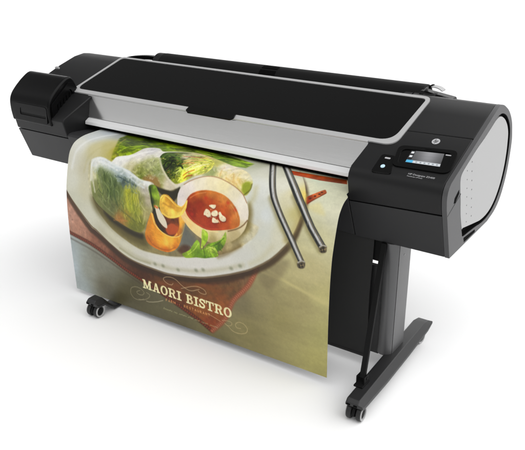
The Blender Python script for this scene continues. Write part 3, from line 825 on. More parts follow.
('F',[(-293.9,220.4),(-295.0,217.8),(-294.5,214.4),(-285.1,194.4),(-282.3,190.2),(-275.5,185.8),(-269.4,183.4),(-235.8,173.1),(-229.3,170.1),(-220.8,162.9),(-215.9,154.3),(-211.1,141.2),(-208.4,124.4),(-206.9,120.4),(-198.7,109.6),(-187.2,101.3),(-172.2,96.2),(-161.0,95.2),(-155.5,95.7),(-150.2,97.7),(-135.2,108.8),(-129.7,111.2),(-123.4,111.6),(-116.5,109.7),(-109.2,105.9),(-84.7,89.5),(-64.7,80.8),(-41.0,72.9),(-28.5,69.7),(-15.8,67.5),(-3.3,66.6),(9.0,67.1),(33.3,71.5),(86.4,86.0),(160.6,108.2),(206.9,117.9),(226.5,124.2),(235.3,128.3),(250.3,137.3),(268.6,152.8),(278.4,164.2),(282.1,169.9),(284.9,175.3),(287.5,185.6),(286.8,196.8),(282.8,208.1),(276.7,215.5),(273.4,217.0),(269.7,217.2),(249.3,210.8),(231.8,202.2),(220.0,197.8),(198.0,190.8),(181.8,186.8),(155.0,181.8),(136.2,180.0),(127.1,180.2),(108.5,183.2),(81.4,191.6),(61.0,200.7),(35.2,218.5),(12.0,239.6),(-7.8,252.6),(-19.2,257.1),(-39.7,260.0),(-69.2,260.4),(-90.8,259.8),(-124.2,257.2),(-152.6,253.7),(-170.0,250.0),(-210.1,236.9),(-244.0,228.2),(-266.5,223.9),(-286.2,222.8),(-290.8,222.0)],[(-264,208,222,224,226),(-238,185,228,228,230),(-190,161,222,220,222),(-166,125,205,205,212),(-116,131,220,220,220),(-206,215,196,192,160),(-174,230,150,150,80),(-134,210,150,155,105),(-154,244,120,135,45),(-112,191,172,175,140),(-80,213,150,158,110),(-111,232,165,135,80),(-73,246,150,150,85),(-30,244,205,198,180),(25,221,222,216,205),(68,192,215,210,200),(-48,149,70,90,30),(-4,118,205,200,170),(40,95,200,185,120),(95,117,180,180,100),(122,165,150,160,110),(161,164,210,200,150),(197,172,222,205,150),(232,180,215,190,120),(184,140,222,215,195),(238,152,220,215,190),(266,187,178,182,80),(250,203,205,195,130),(154,132,230,226,215),(262,155,215,212,190)],2.5,1,0.05,0,0),
('L',[(-291.2,212.9),(-279.8,199.2),(-271.5,192.8),(-257.5,187.7),(-231.6,180.8),(-217.0,174.0),(-205.2,164.4),(-191.2,148.7),(-186.5,144.6),(-162.9,128.5)],9,(236,238,242),6,0.75,0,0),
('F',[(-197.9,227.8),(-195.8,221.7),(-191.2,214.6),(-178.0,199.5),(-163.7,185.9),(-146.6,173.4),(-128.2,161.6),(-120.0,157.6),(-112.7,156.0),(-106.0,157.7),(-99.5,161.9),(-93.8,167.6),(-89.3,173.7),(-83.5,185.5),(-81.7,191.2),(-80.4,204.0),(-81.4,210.4),(-83.5,216.3),(-86.5,221.3),(-94.9,229.2),(-112.0,238.0),(-132.1,246.3),(-147.2,251.2),(-154.6,252.3),(-161.6,252.0),(-177.1,247.3),(-185.0,243.3),(-191.8,238.6),(-196.4,233.3)],[(-188,230,165,165,110),(-154,240,120,135,40),(-125,190,165,170,125),(-90,208,140,150,100),(-121,228,150,155,90)],7,0.8,0.12,0,0),
('F',[(-144.9,242.2),(-144.2,238.9),(-140.1,235.1),(-126.6,227.6),(-112.7,222.7),(-100.2,221.3),(-87.2,222.5),(-76.6,226.2),(-72.4,229.7),(-65.2,240.0),(-63.0,245.5),(-62.2,250.4),(-63.0,253.9),(-65.9,256.0),(-76.6,258.1),(-97.8,257.1),(-115.5,253.7),(-134.6,248.2),(-141.5,245.1)],(150,105,60),6,0.55,0,0,0),
('S',[(-261.0,218.2),(-260.7,213.7),(-255.5,208.9),(-247.0,203.8),(-180.6,168.3),(-143.3,146.8),(-136.3,144.3),(-128.9,143.8),(-120.8,146.1),(-112.6,151.6),(-104.8,159.3),(-86.5,184.7),(-80.0,192.3),(-47.2,216.9),(-37.6,225.0),(-31.5,232.2),(-30.9,237.8),(-36.8,241.8),(-47.7,244.8),(-61.9,246.7),(-93.8,248.6),(-120.4,248.5),(-132.7,247.5),(-157.1,243.6),(-228.9,229.7),(-243.7,226.1),(-255.0,222.3)],[(236,238,238),(225,226,215),(205,205,185),(150,160,110)],60,16,4,-10,40,0.35,2),
('S',[(-187.7,232.9),(-186.8,228.2),(-183.2,222.2),(-171.4,208.5),(-158.2,196.1),(-150.8,190.6),(-132.2,179.1),(-114.0,171.0),(-106.5,169.9),(-99.5,171.7),(-92.7,175.9),(-86.7,181.3),(-82.0,187.4),(-76.7,198.9),(-76.2,204.0),(-77.2,209.5),(-79.6,215.0),(-83.3,220.4),(-88.0,225.3),(-93.6,229.4),(-108.6,235.7),(-127.2,240.2),(-136.5,241.5),(-153.5,242.2),(-171.7,240.7),(-179.4,238.9),(-185.1,236.3)],[(115,130,45),(165,172,110),(95,112,40),(185,188,140)],50,16,3,30,50,0.45,1.4),
('S',[(108.2,134.8),(113.0,131.0),(122.6,128.8),(149.6,128.2),(176.3,129.9),(199.1,132.7),(221.3,137.6),(231.6,140.9),(240.8,145.0),(249.2,149.9),(257.0,155.4),(269.4,167.0),(276.1,177.4),(277.5,182.8),(277.7,188.8),(276.8,194.8),(274.7,200.2),(271.2,204.3),(266.5,206.6),(260.5,206.5),(253.0,204.5),(224.6,193.6),(214.4,190.6),(165.6,182.4),(154.3,179.8),(144.8,176.3),(136.5,171.4),(128.0,164.9),(119.8,157.0),(112.9,148.5),(108.6,140.7)],[(240,228,196),(205,165,100),(226,205,150),(180,175,95),(236,232,220)],60,14,3.4,60,35,0.45,1.4),
('F',[(-112.0,143.3),(-114.6,129.5),(-113.3,120.0),(-111.0,115.6),(-107.2,111.7),(-102.0,108.3),(-51.4,87.0),(-34.9,82.0),(-17.7,79.8),(9.5,81.3),(57.5,90.7),(67.2,93.8),(76.3,97.9),(84.3,103.3),(91.3,110.2),(97.2,118.1),(101.8,126.2),(107.5,141.0),(110.2,152.5),(109.8,162.1),(108.5,166.3),(103.3,173.7),(94.6,179.9),(72.1,191.4),(45.5,209.6),(20.9,224.5),(8.2,230.4),(2.1,231.6),(-3.7,231.3),(-14.6,227.6),(-36.6,214.0),(-82.9,178.3),(-91.3,171.0),(-102.3,159.5),(-108.2,151.6)],[(-100,139,60,85,20),(-62,153,40,60,15),(-60,181,45,65,15),(-33,183,38,50,15),(-54,130,90,115,40),(-16,157,70,90,25),(-31,204,80,95,25),(-3,192,190,205,90),(27,200,205,210,70),(-2,213,180,190,60),(13,173,160,175,70),(43,183,215,220,110),(49,154,225,225,140),(80,175,205,205,110),(18,146,215,190,120),(-22,117,205,200,175),(42,123,190,195,90),(81,131,190,190,90),(75,198,215,205,170)],2,1,0.22,0,0),
('S',[(-106.8,141.6),(-109.2,135.9),(-110.0,131.0),(-109.5,126.8),(-105.0,119.6),(-97.3,112.8),(-84.4,107.8),(-61.5,101.1),(-38.8,91.8),(-22.5,86.6),(-13.9,85.3),(5.1,85.7),(25.1,88.7),(51.3,95.7),(65.7,101.2),(78.3,108.7),(88.9,119.0),(93.4,125.2),(99.6,137.8),(102.6,149.2),(103.0,154.3),(101.2,163.8),(96.2,172.2),(88.1,179.8),(41.3,208.4),(29.7,214.9),(10.3,224.1),(1.6,226.2),(-3.3,226.0),(-14.3,222.5),(-26.2,216.2),(-43.4,205.4),(-60.9,192.8),(-71.7,183.2),(-89.5,164.0),(-102.4,148.5)],[(60,85,20),(40,60,14),(95,125,35),(190,205,70),(225,230,150),(170,190,60),(215,160,90)],130,13,3,-18,45,0.65,0.9),
('S',[(-17.0,123.5),(-15.9,113.3),(-9.2,105.7),(1.5,100.7),(14.4,98.0),(37.6,96.6),(46.3,97.3),(55.2,99.9),(63.9,103.9),(72.1,109.0),(85.8,121.3),(91.1,128.4),(95.4,136.3),(98.4,144.5),(100.2,152.6),(100.3,160.0),(98.6,166.2),(94.6,171.9),(88.3,177.3),(72.3,187.1),(40.2,202.7),(35.3,203.9),(30.8,203.3),(26.7,200.3),(21.7,193.6),(-2.0,154.4),(-11.6,137.6)],[(236,236,190),(205,220,90),(226,228,150),(190,205,60),(240,210,150)],90,14,2.8,-22,30,0.75,0.8),
('S',[(-106.0,147.9),(-109.4,141.1),(-109.9,135.7),(-108.1,131.4),(-100.4,125.2),(-91.1,120.4),(-84.9,118.5),(-77.6,117.5),(-69.6,117.5),(-61.3,118.9),(-53.0,121.8),(-35.7,131.5),(-19.0,144.3),(-11.8,151.7),(-5.9,159.2),(-1.8,167.5),(0.3,176.2),(0.4,184.8),(-2.5,200.4),(-6.7,211.0),(-11.4,218.6),(-14.1,221.2),(-17.3,222.6),(-21.1,222.7),(-25.5,221.2),(-36.4,214.3),(-62.3,191.9),(-89.6,166.1)],[(28,42,10),(50,75,18),(85,115,30),(20,30,8)],60,14,3.5,50,60,0.7,0.9),
('L',[(-98.4,151.8),(-97.8,131.4),(-96.1,122.7),(-93.4,120.0),(-89.7,118.5),(-70.8,116.1)],5,(85,120,35),2,0.9,0,0),
('L',[(-71.7,183.2),(-67.4,163.3),(-65.8,159.7),(-59.4,154.3),(-41.5,146.5)],5,(30,42,10),2,0.9,0,0),
('L',[(-77.7,123.6),(-54.1,129.7),(-43.2,133.6),(-33.6,139.0),(-16.5,150.9)],5,(95,130,45),2,0.9,0,0),
('L',[(-56.7,195.1),(-49.0,181.2),(-46.8,174.0),(-46.9,166.7),(-51.9,149.7)],6,(25,35,10),2,0.9,0,0),
('L',[(-21.9,172.8),(-9.3,168.9),(-3.4,168.5),(1.8,170.7),(11.0,177.9)],5,(30,45,12),2,0.9,0,0),
('L',[(-36.7,212.2),(-28.5,201.8),(-25.9,196.4),(-25.4,190.5),(-27.2,178.0)],4,(55,75,15),2,0.9,0,0),
('L',[(-31.2,116.6),(2.2,105.1),(49.3,95.5)],3.5,(196,80,55),2,0.9,0,0),
('L',[(-46.1,103.9),(-25.2,90.8),(-13.9,85.3),(-0.7,82.2),(27.6,78.7)],4,(215,205,190),2,0.9,0,0),
('L',[(-10.2,142.6),(5.3,131.7),(15.2,126.5),(28.9,122.4),(60.6,115.3)],4,(225,190,130),2,0.9,0,0),
('L',[(22.1,199.5),(35.5,184.2),(53.6,172.6)],5,(200,125,40),2,0.9,0,0),
('L',[(24.2,179.0),(41.8,144.6)],4,(235,230,190),2,0.9,0,0),
('L',[(8.2,220.6),(16.8,208.2),(18.9,201.8),(18.2,195.2),(13.0,181.3)],4,(225,235,120),2,0.9,0,0),
('L',[(48.0,192.6),(63.9,179.6),(70.3,173.0),(76.2,162.5),(79.4,150.7)],4,(190,205,60),2,0.9,0,0),
('L',[(48.5,164.9),(65.4,143.0),(71.4,137.9),(84.1,129.7)],3,(240,240,215),2,0.9,0,0),
('L',[(29.8,208.2),(34.8,201.3),(38.2,198.1),(55.6,191.1)],3.5,(176,70,25),2,0.9,0,0),
('L',[(76.2,183.3),(91.1,169.9),(95.8,162.2),(97.1,153.3),(94.6,132.9)],4,(160,180,70),2,0.9,0,0),
('L',[(-8.8,196.6),(-2.7,187.9),(1.6,183.6),(23.5,171.0)],3,(215,225,140),2,0.9,0,0),
('L',[(-5.9,159.2),(3.8,149.7),(9.2,145.8),(16.0,143.7),(31.2,141.7)],3,(226,150,90),2,0.9,0,0),
('L',[(-105.5,153.9),(-64.7,196.6),(-46.5,211.9),(-34.8,220.5),(-23.9,227.3),(3.3,238.0)],5,(228,224,214),4,0.75,0,0),
('L',[(135.6,150.4),(160.4,160.6),(170.2,166.2),(176.1,172.9),(181.8,186.8)],6,(236,226,196),5,0.6,0,0),
('L',[(173.9,137.5),(181.0,158.0),(186.1,166.6),(194.9,173.9),(216.4,186.7)],6,(236,226,196),5,0.6,0,0),
('L',[(212.6,148.5),(217.6,166.8),(221.7,174.6),(230.0,182.1),(251.3,196.5)],6,(236,226,196),5,0.6,0,0),
('L',[(148.5,146.2),(158.8,173.2)],4,(200,160,95),4,0.55,0,0),
('L',[(200.0,152.6),(209.1,169.5),(214.9,183.5)],4,(200,160,95),4,0.55,0,0),
('L',[(183.6,175.5),(228.4,187.7)],4,(200,160,95),4,0.55,0,0),
('F',[(252.5,182.6),(256.2,176.9),(262.6,172.5),(269.0,171.4),(272.2,172.7),(279.1,178.4),(284.3,185.8),(285.6,189.4),(285.8,193.6),(283.6,203.5),(278.9,211.9),(276.3,214.1),(273.6,214.6),(267.0,212.4),(260.8,207.6),(256.6,201.9),(252.5,189.8)],(140,155,40),5,0.8,0,0,0),
('L',[(269.2,215.5),(281.2,202.8),(284.9,196.3),(285.6,189.7),(282.7,175.9)],3,(60,55,25),3,0.6,0,0),
('L',[(293.4,241.6),(303.0,223.5),(306.0,214.4),(306.4,205.1),(302.4,185.9)],12,(180,174,130),16,0.6,0,0),
('F',[(-107.4,252.1),(-95.5,252.6),(-63.1,256.4),(-38.2,258.2),(-17.0,258.3),(-10.6,257.1),(-4.3,254.5),(17.2,238.6),(20.2,238.0),(21.8,240.3),(21.8,250.5),(20.5,256.9),(16.6,268.4),(11.1,278.2),(3.6,287.3),(-0.8,290.7),(-5.5,292.7),(-10.7,293.2),(-22.7,290.6),(-41.3,283.2),(-74.3,266.1),(-102.8,255.3),(-106.9,253.3)],(48,44,26),4,0.9,0,0,0),
('F',[(-384.2,289.8),(-386.2,276.7),(-387.6,254.5),(-391.6,227.2),(-390.7,219.8),(-387.8,215.3),(-376.7,208.5),(-363.7,203.2),(-354.4,201.0),(-339.8,200.6),(-324.3,202.4),(-281.5,213.3),(-207.9,224.0),(-198.1,226.9),(-159.1,242.7),(-149.4,245.6),(-138.5,246.6),(-113.7,244.0),(-100.5,245.0),(-94.1,247.1),(-89.9,250.5),(-88.9,252.9),(-89.1,259.0),(-92.4,272.8),(-96.5,283.4),(-97.5,290.9),(-96.7,294.9),(-89.0,311.8),(-87.9,316.2),(-87.1,329.6),(-90.4,344.3),(-96.0,355.8),(-110.7,380.5),(-121.9,406.4),(-127.9,416.9),(-137.8,426.5),(-145.2,430.0),(-154.1,432.0),(-169.8,431.5),(-189.0,428.3),(-220.8,420.4),(-252.9,410.8),(-289.7,397.1),(-332.4,376.2),(-343.4,369.9),(-360.9,356.0),(-367.5,347.2),(-370.3,341.3),(-375.4,325.4)],[(-366,226,226,228,228),(-336,210,222,228,236),(-300,214,214,222,230),(-259,225,208,218,226),(-211,230,206,216,224),(-174,234,216,222,228),(-125,252,222,226,230),(-97,264,205,206,190),(-369,269,195,195,165),(-350,301,140,145,95),(-342,253,115,130,85),(-315,270,92,110,58),(-280,278,80,100,55),(-285,314,88,108,55),(-249,300,98,115,62),(-303,346,110,120,70),(-343,336,120,128,75),(-224,267,82,100,95),(-246,247,150,165,165),(-188,260,120,135,130),(-202,298,160,165,55),(-172,313,165,168,55),(-189,351,150,158,50),(-208,380,150,135,55),(-237,402,165,120,62),(-152,350,145,152,60),(-136,312,140,140,95),(-109,307,178,170,150),(-126,276,190,185,175),(-143,391,125,130,50),(-172,412,115,120,45),(-115,360,165,158,110),(-275,369,105,112,68)],2.5,1,0.05,0,0),
('L',[(-354.5,266.4),(-335.1,305.6),(-313.1,344.5)],5,(135,150,75),3.5,0.7,0,0),
('L',[(-322.4,250.0),(-313.5,278.5),(-307.0,293.2),(-297.1,308.5),(-274.1,340.1)],4,(60,80,40),3.5,0.7,0,0),
('L',[(-293.0,251.8),(-273.5,290.4),(-254.9,336.2)],5,(120,140,90),3.5,0.7,0,0),
('L',[(-262.0,267.2),(-267.0,295.7),(-267.3,302.9),(-266.5,310.2),(-260.8,325.0),(-245.4,355.9)],4,(58,78,42),3.5,0.7,0,0),
('L',[(-236.2,283.3),(-216.9,357.1)],5,(120,135,60),3.5,0.7,0,0),
('L',[(-213.2,279.0),(-206.1,312.0),(-188.8,365.5)],5,(190,190,60),3.5,0.7,0,0),
('L',[(-184.3,287.3),(-175.1,330.6),(-161.0,373.8)],4,(120,135,35),3.5,0.7,0,0),
('L',[(-166.3,283.8),(-152.4,315.6),(-147.4,331.9),(-146.0,349.2),(-147.4,385.1)],4,(175,176,80),3.5,0.7,0,0),
('L',[(-254.7,251.9),(-215.5,262.1),(-168.1,270.4)],5,(60,80,82),3.5,0.7,0,0),
('L',[(-296.3,231.4),(-256.3,241.7),(-218.0,245.2)],4,(170,186,196),3.5,0.7,0,0),
('L',[(-209.0,243.6),(-169.5,260.4),(-131.7,270.3)],5,(205,214,222),3.5,0.7,0,0),
('L',[(-384.5,232.6),(-375.2,280.9),(-358.0,328.0)],5,(222,222,216),3.5,0.7,0,0),
('L',[(-358.6,215.6),(-318.3,219.4),(-277.8,228.1)],6,(236,240,246),3.5,0.7,0,0),
('L',[(-266.9,411.9),(-237.5,405.3),(-199.2,400.4)],5,(186,130,70),3.5,0.7,0,0),
('L',[(-342.8,343.2),(-320.8,360.9),(-308.8,369.2),(-295.0,376.3),(-265.6,389.4)],4,(140,145,105),3.5,0.7,0,0),
('L',[(-138.3,330.0),(-123.7,342.0),(-121.1,345.8),(-119.6,350.6),(-120.6,363.6),(-129.3,395.5)],4,(190,186,130),3.5,0.7,0,0),
('L',[(-317.8,284.6),(-297.8,298.4),(-293.8,302.6),(-290.9,307.8),(-289.4,314.2),(-289.0,321.5),(-289.5,329.6),(-293.7,355.1)],3,(150,165,110),3.5,0.7,0,0),
('L',[(-240.7,362.1),(-207.8,376.8),(-161.6,395.6)],5,(96,104,48),3.5,0.7,0,0),
('L',[(-381.7,289.3),(-386.5,246.4),(-386.6,237.0),(-385.2,229.1),(-382.2,222.7),(-377.9,217.4),(-372.7,213.0),(-366.6,209.6),(-352.3,205.5),(-343.7,205.1),(-333.8,206.2),(-290.7,214.6),(-241.3,221.4),(-221.6,226.1),(-192.3,236.2),(-172.3,242.1),(-151.1,245.6),(-107.7,250.5)],5,(238,242,246),4,0.75,0,0),
('S',[(-363.8,271.7),(-363.0,264.3),(-360.2,258.4),(-356.0,253.8),(-350.6,250.3),(-344.4,247.7),(-330.2,244.5),(-321.3,244.4),(-301.7,246.4),(-275.9,252.2),(-261.4,257.0),(-248.4,264.8),(-242.6,270.6),(-237.0,278.0),(-226.9,297.2),(-219.4,318.5),(-217.2,328.6),(-216.2,339.2),(-216.9,362.5),(-218.9,373.3),(-222.3,382.2),(-227.1,388.3),(-234.1,391.1),(-243.0,391.2),(-253.3,389.4),(-264.1,386.3),(-294.1,375.1),(-313.6,366.5),(-322.8,360.9),(-331.0,354.1),(-337.8,345.8),(-343.7,335.1),(-355.1,308.1),(-362.6,281.7)],[(70,92,45),(98,118,58),(135,150,85),(60,80,38),(120,130,80),(150,165,120)],130,24,3,75,30,0.5,1.1),
('S',[(-223.3,273.9),(-219.0,266.2),(-212.2,262.1),(-203.8,260.7),(-194.6,261.4),(-177.9,265.4),(-171.1,268.3),(-164.4,272.5),(-157.9,277.9),(-146.3,291.6),(-141.5,299.6),(-133.0,320.1),(-129.7,332.1),(-127.9,344.6),(-127.6,356.4),(-128.7,366.7),(-131.5,376.2),(-135.8,385.5),(-141.3,394.1),(-147.7,401.6),(-154.8,407.1),(-162.2,410.3),(-170.9,411.3),(-181.3,410.8),(-192.3,408.4),(-202.7,403.7),(-211.5,396.4),(-217.6,386.2),(-220.9,370.8),(-225.0,306.0),(-225.0,287.2)],[(190,188,60),(150,155,45),(120,132,38),(205,205,110),(105,118,40)],110,26,3,80,22,0.5,1.1),
('S',[(-274.3,248.4),(-270.7,246.2),(-263.1,245.0),(-241.0,245.4),(-217.5,248.6),(-192.4,255.2),(-166.1,264.6),(-155.9,269.3),(-149.3,273.7),(-146.5,278.1),(-146.4,283.0),(-148.6,287.9),(-152.7,292.3),(-158.2,295.5),(-164.6,297.3),(-173.0,297.3),(-196.3,293.5),(-221.2,286.5),(-231.6,282.4),(-251.3,271.3),(-268.3,258.0),(-273.2,252.4)],[(62,80,80),(110,130,132),(150,170,176),(80,98,86)],40,14,3,30,40,0.5,1.2),
('S',[(-384.5,232.6),(-380.9,223.3),(-377.3,218.6),(-372.7,214.3),(-367.3,210.9),(-360.8,208.8),(-353.1,208.2),(-344.0,208.9),(-299.8,216.2),(-248.1,222.2),(-221.3,226.8),(-207.8,230.3),(-143.6,250.4),(-127.4,251.9),(-111.1,251.1),(-107.4,252.1),(-104.2,254.7),(-99.7,262.6),(-99.3,266.7),(-100.8,270.0),(-104.5,271.9),(-111.0,272.4),(-131.1,270.6),(-156.1,266.4),(-182.4,260.3),(-228.0,246.0),(-256.8,238.3),(-282.2,233.9),(-305.2,231.8),(-325.2,232.9),(-333.7,235.8),(-341.4,240.7),(-360.4,256.1),(-365.7,257.8),(-370.6,256.5),(-375.2,253.1),(-379.2,248.2),(-384.2,237.3)],[(240,244,248),(214,222,232),(196,208,220),(236,242,244)],70,16,5,-35,30,0.35,2.6),
('S',[(-379.1,235.2),(-378.9,226.5),(-377.2,221.0),(-374.1,217.8),(-359.1,213.9),(-345.3,212.6),(-328.0,213.9),(-290.5,218.9),(-204.0,234.3),(-171.6,241.3),(-124.8,255.4),(-102.8,258.8),(-99.3,260.5),(-96.8,263.7),(-95.6,268.5),(-95.7,274.7),(-100.3,305.1),(-98.5,336.3),(-99.4,344.8),(-101.6,353.8),(-109.8,375.1),(-115.4,386.7),(-128.1,407.6),(-134.7,414.9),(-141.0,419.4),(-147.2,422.0),(-153.6,422.9),(-186.9,419.6),(-210.3,414.6),(-247.1,403.7),(-270.4,394.8),(-293.4,384.5),(-323.0,369.7),(-339.5,363.4),(-346.6,359.0),(-352.7,352.4),(-357.7,342.5),(-362.1,327.7),(-371.2,287.8),(-377.7,248.8)],[(235,240,240),(210,220,220)],45,20,2.2,75,25,0.22,1.2),
('D',[(-352,220),(-317,224),(-263,232),(-195,244),(-133,259)],3,(255,255,255),2,0.6),
('L',[(-367.9,348.2),(-356.0,363.0),(-343.7,373.4),(-302.5,394.9),(-276.3,406.5),(-237.0,419.6),(-189.3,432.2),(-170.4,434.1),(-149.6,433.1)],3,(70,66,32),2.5,0.6,0,0),
('F',[(-84.0,336.0),(-79.3,326.4),(-76.3,322.8),(-72.7,320.2),(-68.4,318.6),(-63.3,318.0),(-57.3,319.3),(-34.9,331.2),(-26.6,334.5),(-18.1,335.7),(-8.4,333.6),(24.1,318.1),(33.1,315.4),(39.9,316.7),(44.4,323.1),(47.0,333.5),(47.7,346.5),(46.8,360.5),(42.7,384.2),(39.9,392.3),(36.2,399.4),(31.7,405.6),(26.2,410.9),(12.3,419.6),(-8.3,426.4),(-20.5,428.9),(-32.8,430.3),(-44.2,430.2),(-53.9,428.4),(-61.9,424.4),(-69.1,418.4),(-75.5,411.0),(-80.8,402.7),(-88.2,386.2),(-89.9,377.8),(-89.5,359.5),(-88.0,350.5)],[(-62,338,44,34,12),(-35,367,84,40,16),(0,380,160,72,28),(25,347,140,70,24),(-53,403,52,30,10),(-9,410,96,44,16)],2,1,0.2,0,0),
('F',[(-24.0,378.6),(-13.2,370.0),(-4.2,365.6),(3.8,364.3),(12.3,365.9),(19.3,369.5),(21.4,371.8),(22.4,374.7),(22.7,378.3),(21.1,386.4),(17.1,393.7),(9.7,399.6),(-0.2,404.5),(-9.1,406.9),(-16.2,405.6),(-22.4,401.6),(-26.3,396.8),(-27.3,394.2),(-27.7,387.9),(-27.1,384.7)],(190,88,40),3,0.9,0,0,0),
('F',[(-112.4,263.3),(-111.6,260.2),(-107.4,255.6),(-98.5,252.2),(-88.6,251.7),(-81.4,254.1),(-77.9,256.7),(-74.3,260.6),(-66.8,271.9),(-57.9,289.8),(-54.0,304.3),(-53.9,312.7),(-54.7,316.3),(-56.3,319.5),(-61.5,325.1),(-71.0,329.8),(-80.4,329.5),(-86.6,326.2),(-89.3,323.4),(-94.0,314.6),(-101.9,291.8),(-110.8,271.4)],[(-106,262,70,95,20),(-87,269,130,165,50),(-72,286,150,180,60),(-91,310,50,65,15),(-68,312,140,150,60)],2,1,0.12,0,0),
('L',[(-105.4,265.3),(-94.5,297.1),(-86.6,323.6),(-72.8,354.8),(-61.8,372.4),(-39.5,396.3)],5,(38,48,14),3,0.85,0,0),
('F',[(-75.9,324.0),(-75.5,319.1),(-74.1,318.1),(-70.0,318.1),(-65.1,320.3),(-55.6,328.4),(-36.5,348.1),(-28.9,357.4),(-24.2,366.1),(-21.5,375.2),(-21.1,382.8),(-21.8,385.2),(-23.4,386.4),(-25.9,386.7),(-32.3,385.4),(-39.3,382.1),(-46.6,377.5),(-54.4,371.1),(-61.3,362.5),(-64.4,356.7),(-70.2,342.2)],(226,220,205),2,0.95,0,0,0),
('D',[(-76,322),(-67,324)],5,(205,110,50),3,0.9),
('F',[(-97.2,381.1),(-97.0,376.7),(-93.5,361.9),(-88.4,349.0),(-85.9,346.9),(-83.7,348.8),(-73.8,376.0),(-70.3,382.1),(-61.5,391.9),(-51.1,400.6),(-39.8,407.1),(-33.6,409.3),(-19.9,411.9),(-0.5,412.0),(9.7,409.1),(18.4,404.3),(28.5,395.8),(33.0,389.5),(36.6,382.3),(44.2,363.8),(48.5,348.5),(50.9,332.8),(50.6,324.1),(49.6,321.3),(47.9,319.8),(45.3,319.2),(39.3,320.2),(34.3,322.9),(30.9,326.7),(28.5,332.2),(27.1,339.6),(30.7,367.5),(29.9,373.3),(27.9,379.1),(21.3,391.4),(12.7,402.3),(8.3,406.3),(-1.1,411.3),(-11.5,413.4),(-22.4,413.6),(-34.2,412.4),(-46.5,409.2),(-57.4,404.0),(-61.8,400.2),(-75.9,379.9),(-79.2,377.0),(-82.7,376.4),(-86.5,377.5),(-95.9,382.3)],(240,175,75),1.5,0.9,0,0,0),
('F',[(26.2,326.3),(28.0,324.9),(34.1,323.2),(40.9,323.4),(43.7,324.2),(45.9,325.8),(49.9,330.9),(53.7,340.5),(54.6,347.0),(54.4,353.9),(51.8,368.6),(46.1,383.4),(39.3,392.9),(34.3,397.7),(29.8,399.4),(25.3,398.4),(23.4,397.1),(21.4,392.7),(23.2,385.2),(28.8,370.8),(30.2,362.2),(28.5,342.7),(25.6,330.4)],[(46,335,246,190,90),(51,362,236,170,60),(34,386,205,125,40)],1.2,1,0.05,0,0),
('L',[(28.0,332.6),(30.6,352.9),(30.6,362.8),(28.9,372.2),(23.1,390.5)],2,(150,75,25),1.6,0.6,0,0),
('F',[(-90.0,346.0),(-92.3,346.5),(-96.9,354.6),(-109.0,386.6),(-121.2,425.8),(-121.9,434.2),(-120.2,445.1),(-116.0,454.0),(-112.0,458.7),(-106.7,462.6),(-99.4,466.1),(-79.2,471.4),(-60.8,474.0),(-34.0,474.0),(-20.7,472.0),(-8.0,467.3),(4.0,460.5),(15.0,451.9),(21.5,445.2),(27.0,437.8),(35.5,421.1),(42.7,402.1),(53.5,364.4),(50.7,376.6),(46.5,385.4),(36.5,396.4),(27.7,403.1),(17.7,407.7),(6.0,410.6),(-6.3,411.9),(-18.2,411.5),(-30.1,409.3),(-47.2,403.4),(-62.7,395.6),(-71.8,388.5),(-75.7,384.0),(-78.8,378.0),(-85.7,354.6),(-87.8,348.8)],[(-104,375,214,146,52),(-114,414,208,136,46),(-109,449,190,108,30),(-83,465,204,118,32),(-54,436,238,172,58),(-28,440,250,200,88),(-1,434,244,184,70),(-29,466,205,110,24),(11,441,208,122,30),(38,399,226,160,50),(-71,418,232,160,48),(-88,393,222,148,45),(-99,425,205,130,35)],1.3,1,0.04,0,0),
('S',[(-106.4,390.3),(-108.9,395.5),(-110.2,404.5),(-110.1,415.7),(-108.6,427.7),(-105.3,438.6),(-99.9,446.9),(-91.7,453.0),(-80.5,458.2),(-67.5,462.4),(-53.9,465.2),(-40.8,466.5),(-29.2,466.1),(-18.8,463.3),(-8.6,458.4),(10.2,444.8),(24.8,430.8),(30.7,423.6),(40.4,407.0),(43.3,399.5),(44.2,393.9),(42.7,391.1),(38.2,392.1),(0.2,414.3),(-9.4,417.7),(-18.3,418.9),(-36.3,418.1),(-62.1,412.3),(-70.6,408.7),(-95.7,392.5),(-102.1,389.7)],[(250,205,100),(200,115,30),(225,150,45)],40,14,1.8,12,20,0.35,1),
('L',[(-90.4,347.8),(-79.3,378.4),(-76.1,383.4),(-67.8,391.7),(-57.8,398.2),(-41.7,405.8),(-24.2,410.9),(-12.3,412.3),(6.1,410.8),(17.8,407.7),(27.7,403.1),(36.2,396.9),(43.3,389.4),(48.3,381.2),(53.8,357.5)],3,(255,222,130),1.8,0.9,0,0),
('L',[(-110.6,434.8),(-99.1,451.1),(-91.5,457.8),(-86.6,460.3),(-74.8,464.2),(-56.0,467.3),(-37.9,467.9),(-20.3,464.9),(-9.5,460.0),(11.2,446.7)],3,(150,72,15),3,0.5,0,0),
('F',[(38.3,406.2),(40.4,387.8),(44.9,367.2),(47.7,359.3),(50.8,354.8),(54.2,354.2),(58.3,356.6),(62.7,361.1),(76.3,376.3),(96.2,390.3),(99.7,394.0),(101.4,398.0),(101.2,402.5),(99.5,407.7),(96.6,413.0),(88.7,422.9),(79.4,429.6),(67.1,434.5),(60.7,435.8),(55.0,436.1),(50.3,435.1),(46.8,432.7),(43.8,429.1),(39.6,418.9)],(104,108,104),12,0.75,0,0,0),
('F',[(23.9,452.6),(28.3,444.8),(36.9,435.6),(46.3,429.0),(51.3,427.4),(63.1,426.2),(73.2,427.3),(75.9,428.7),(76.9,431.0),(74.9,437.9),(69.8,445.6),(63.4,451.8),(54.3,457.7),(44.7,461.9),(36.9,462.6),(29.3,460.0),(24.3,455.3)],(84,46,26),8,0.75,0,0,0),
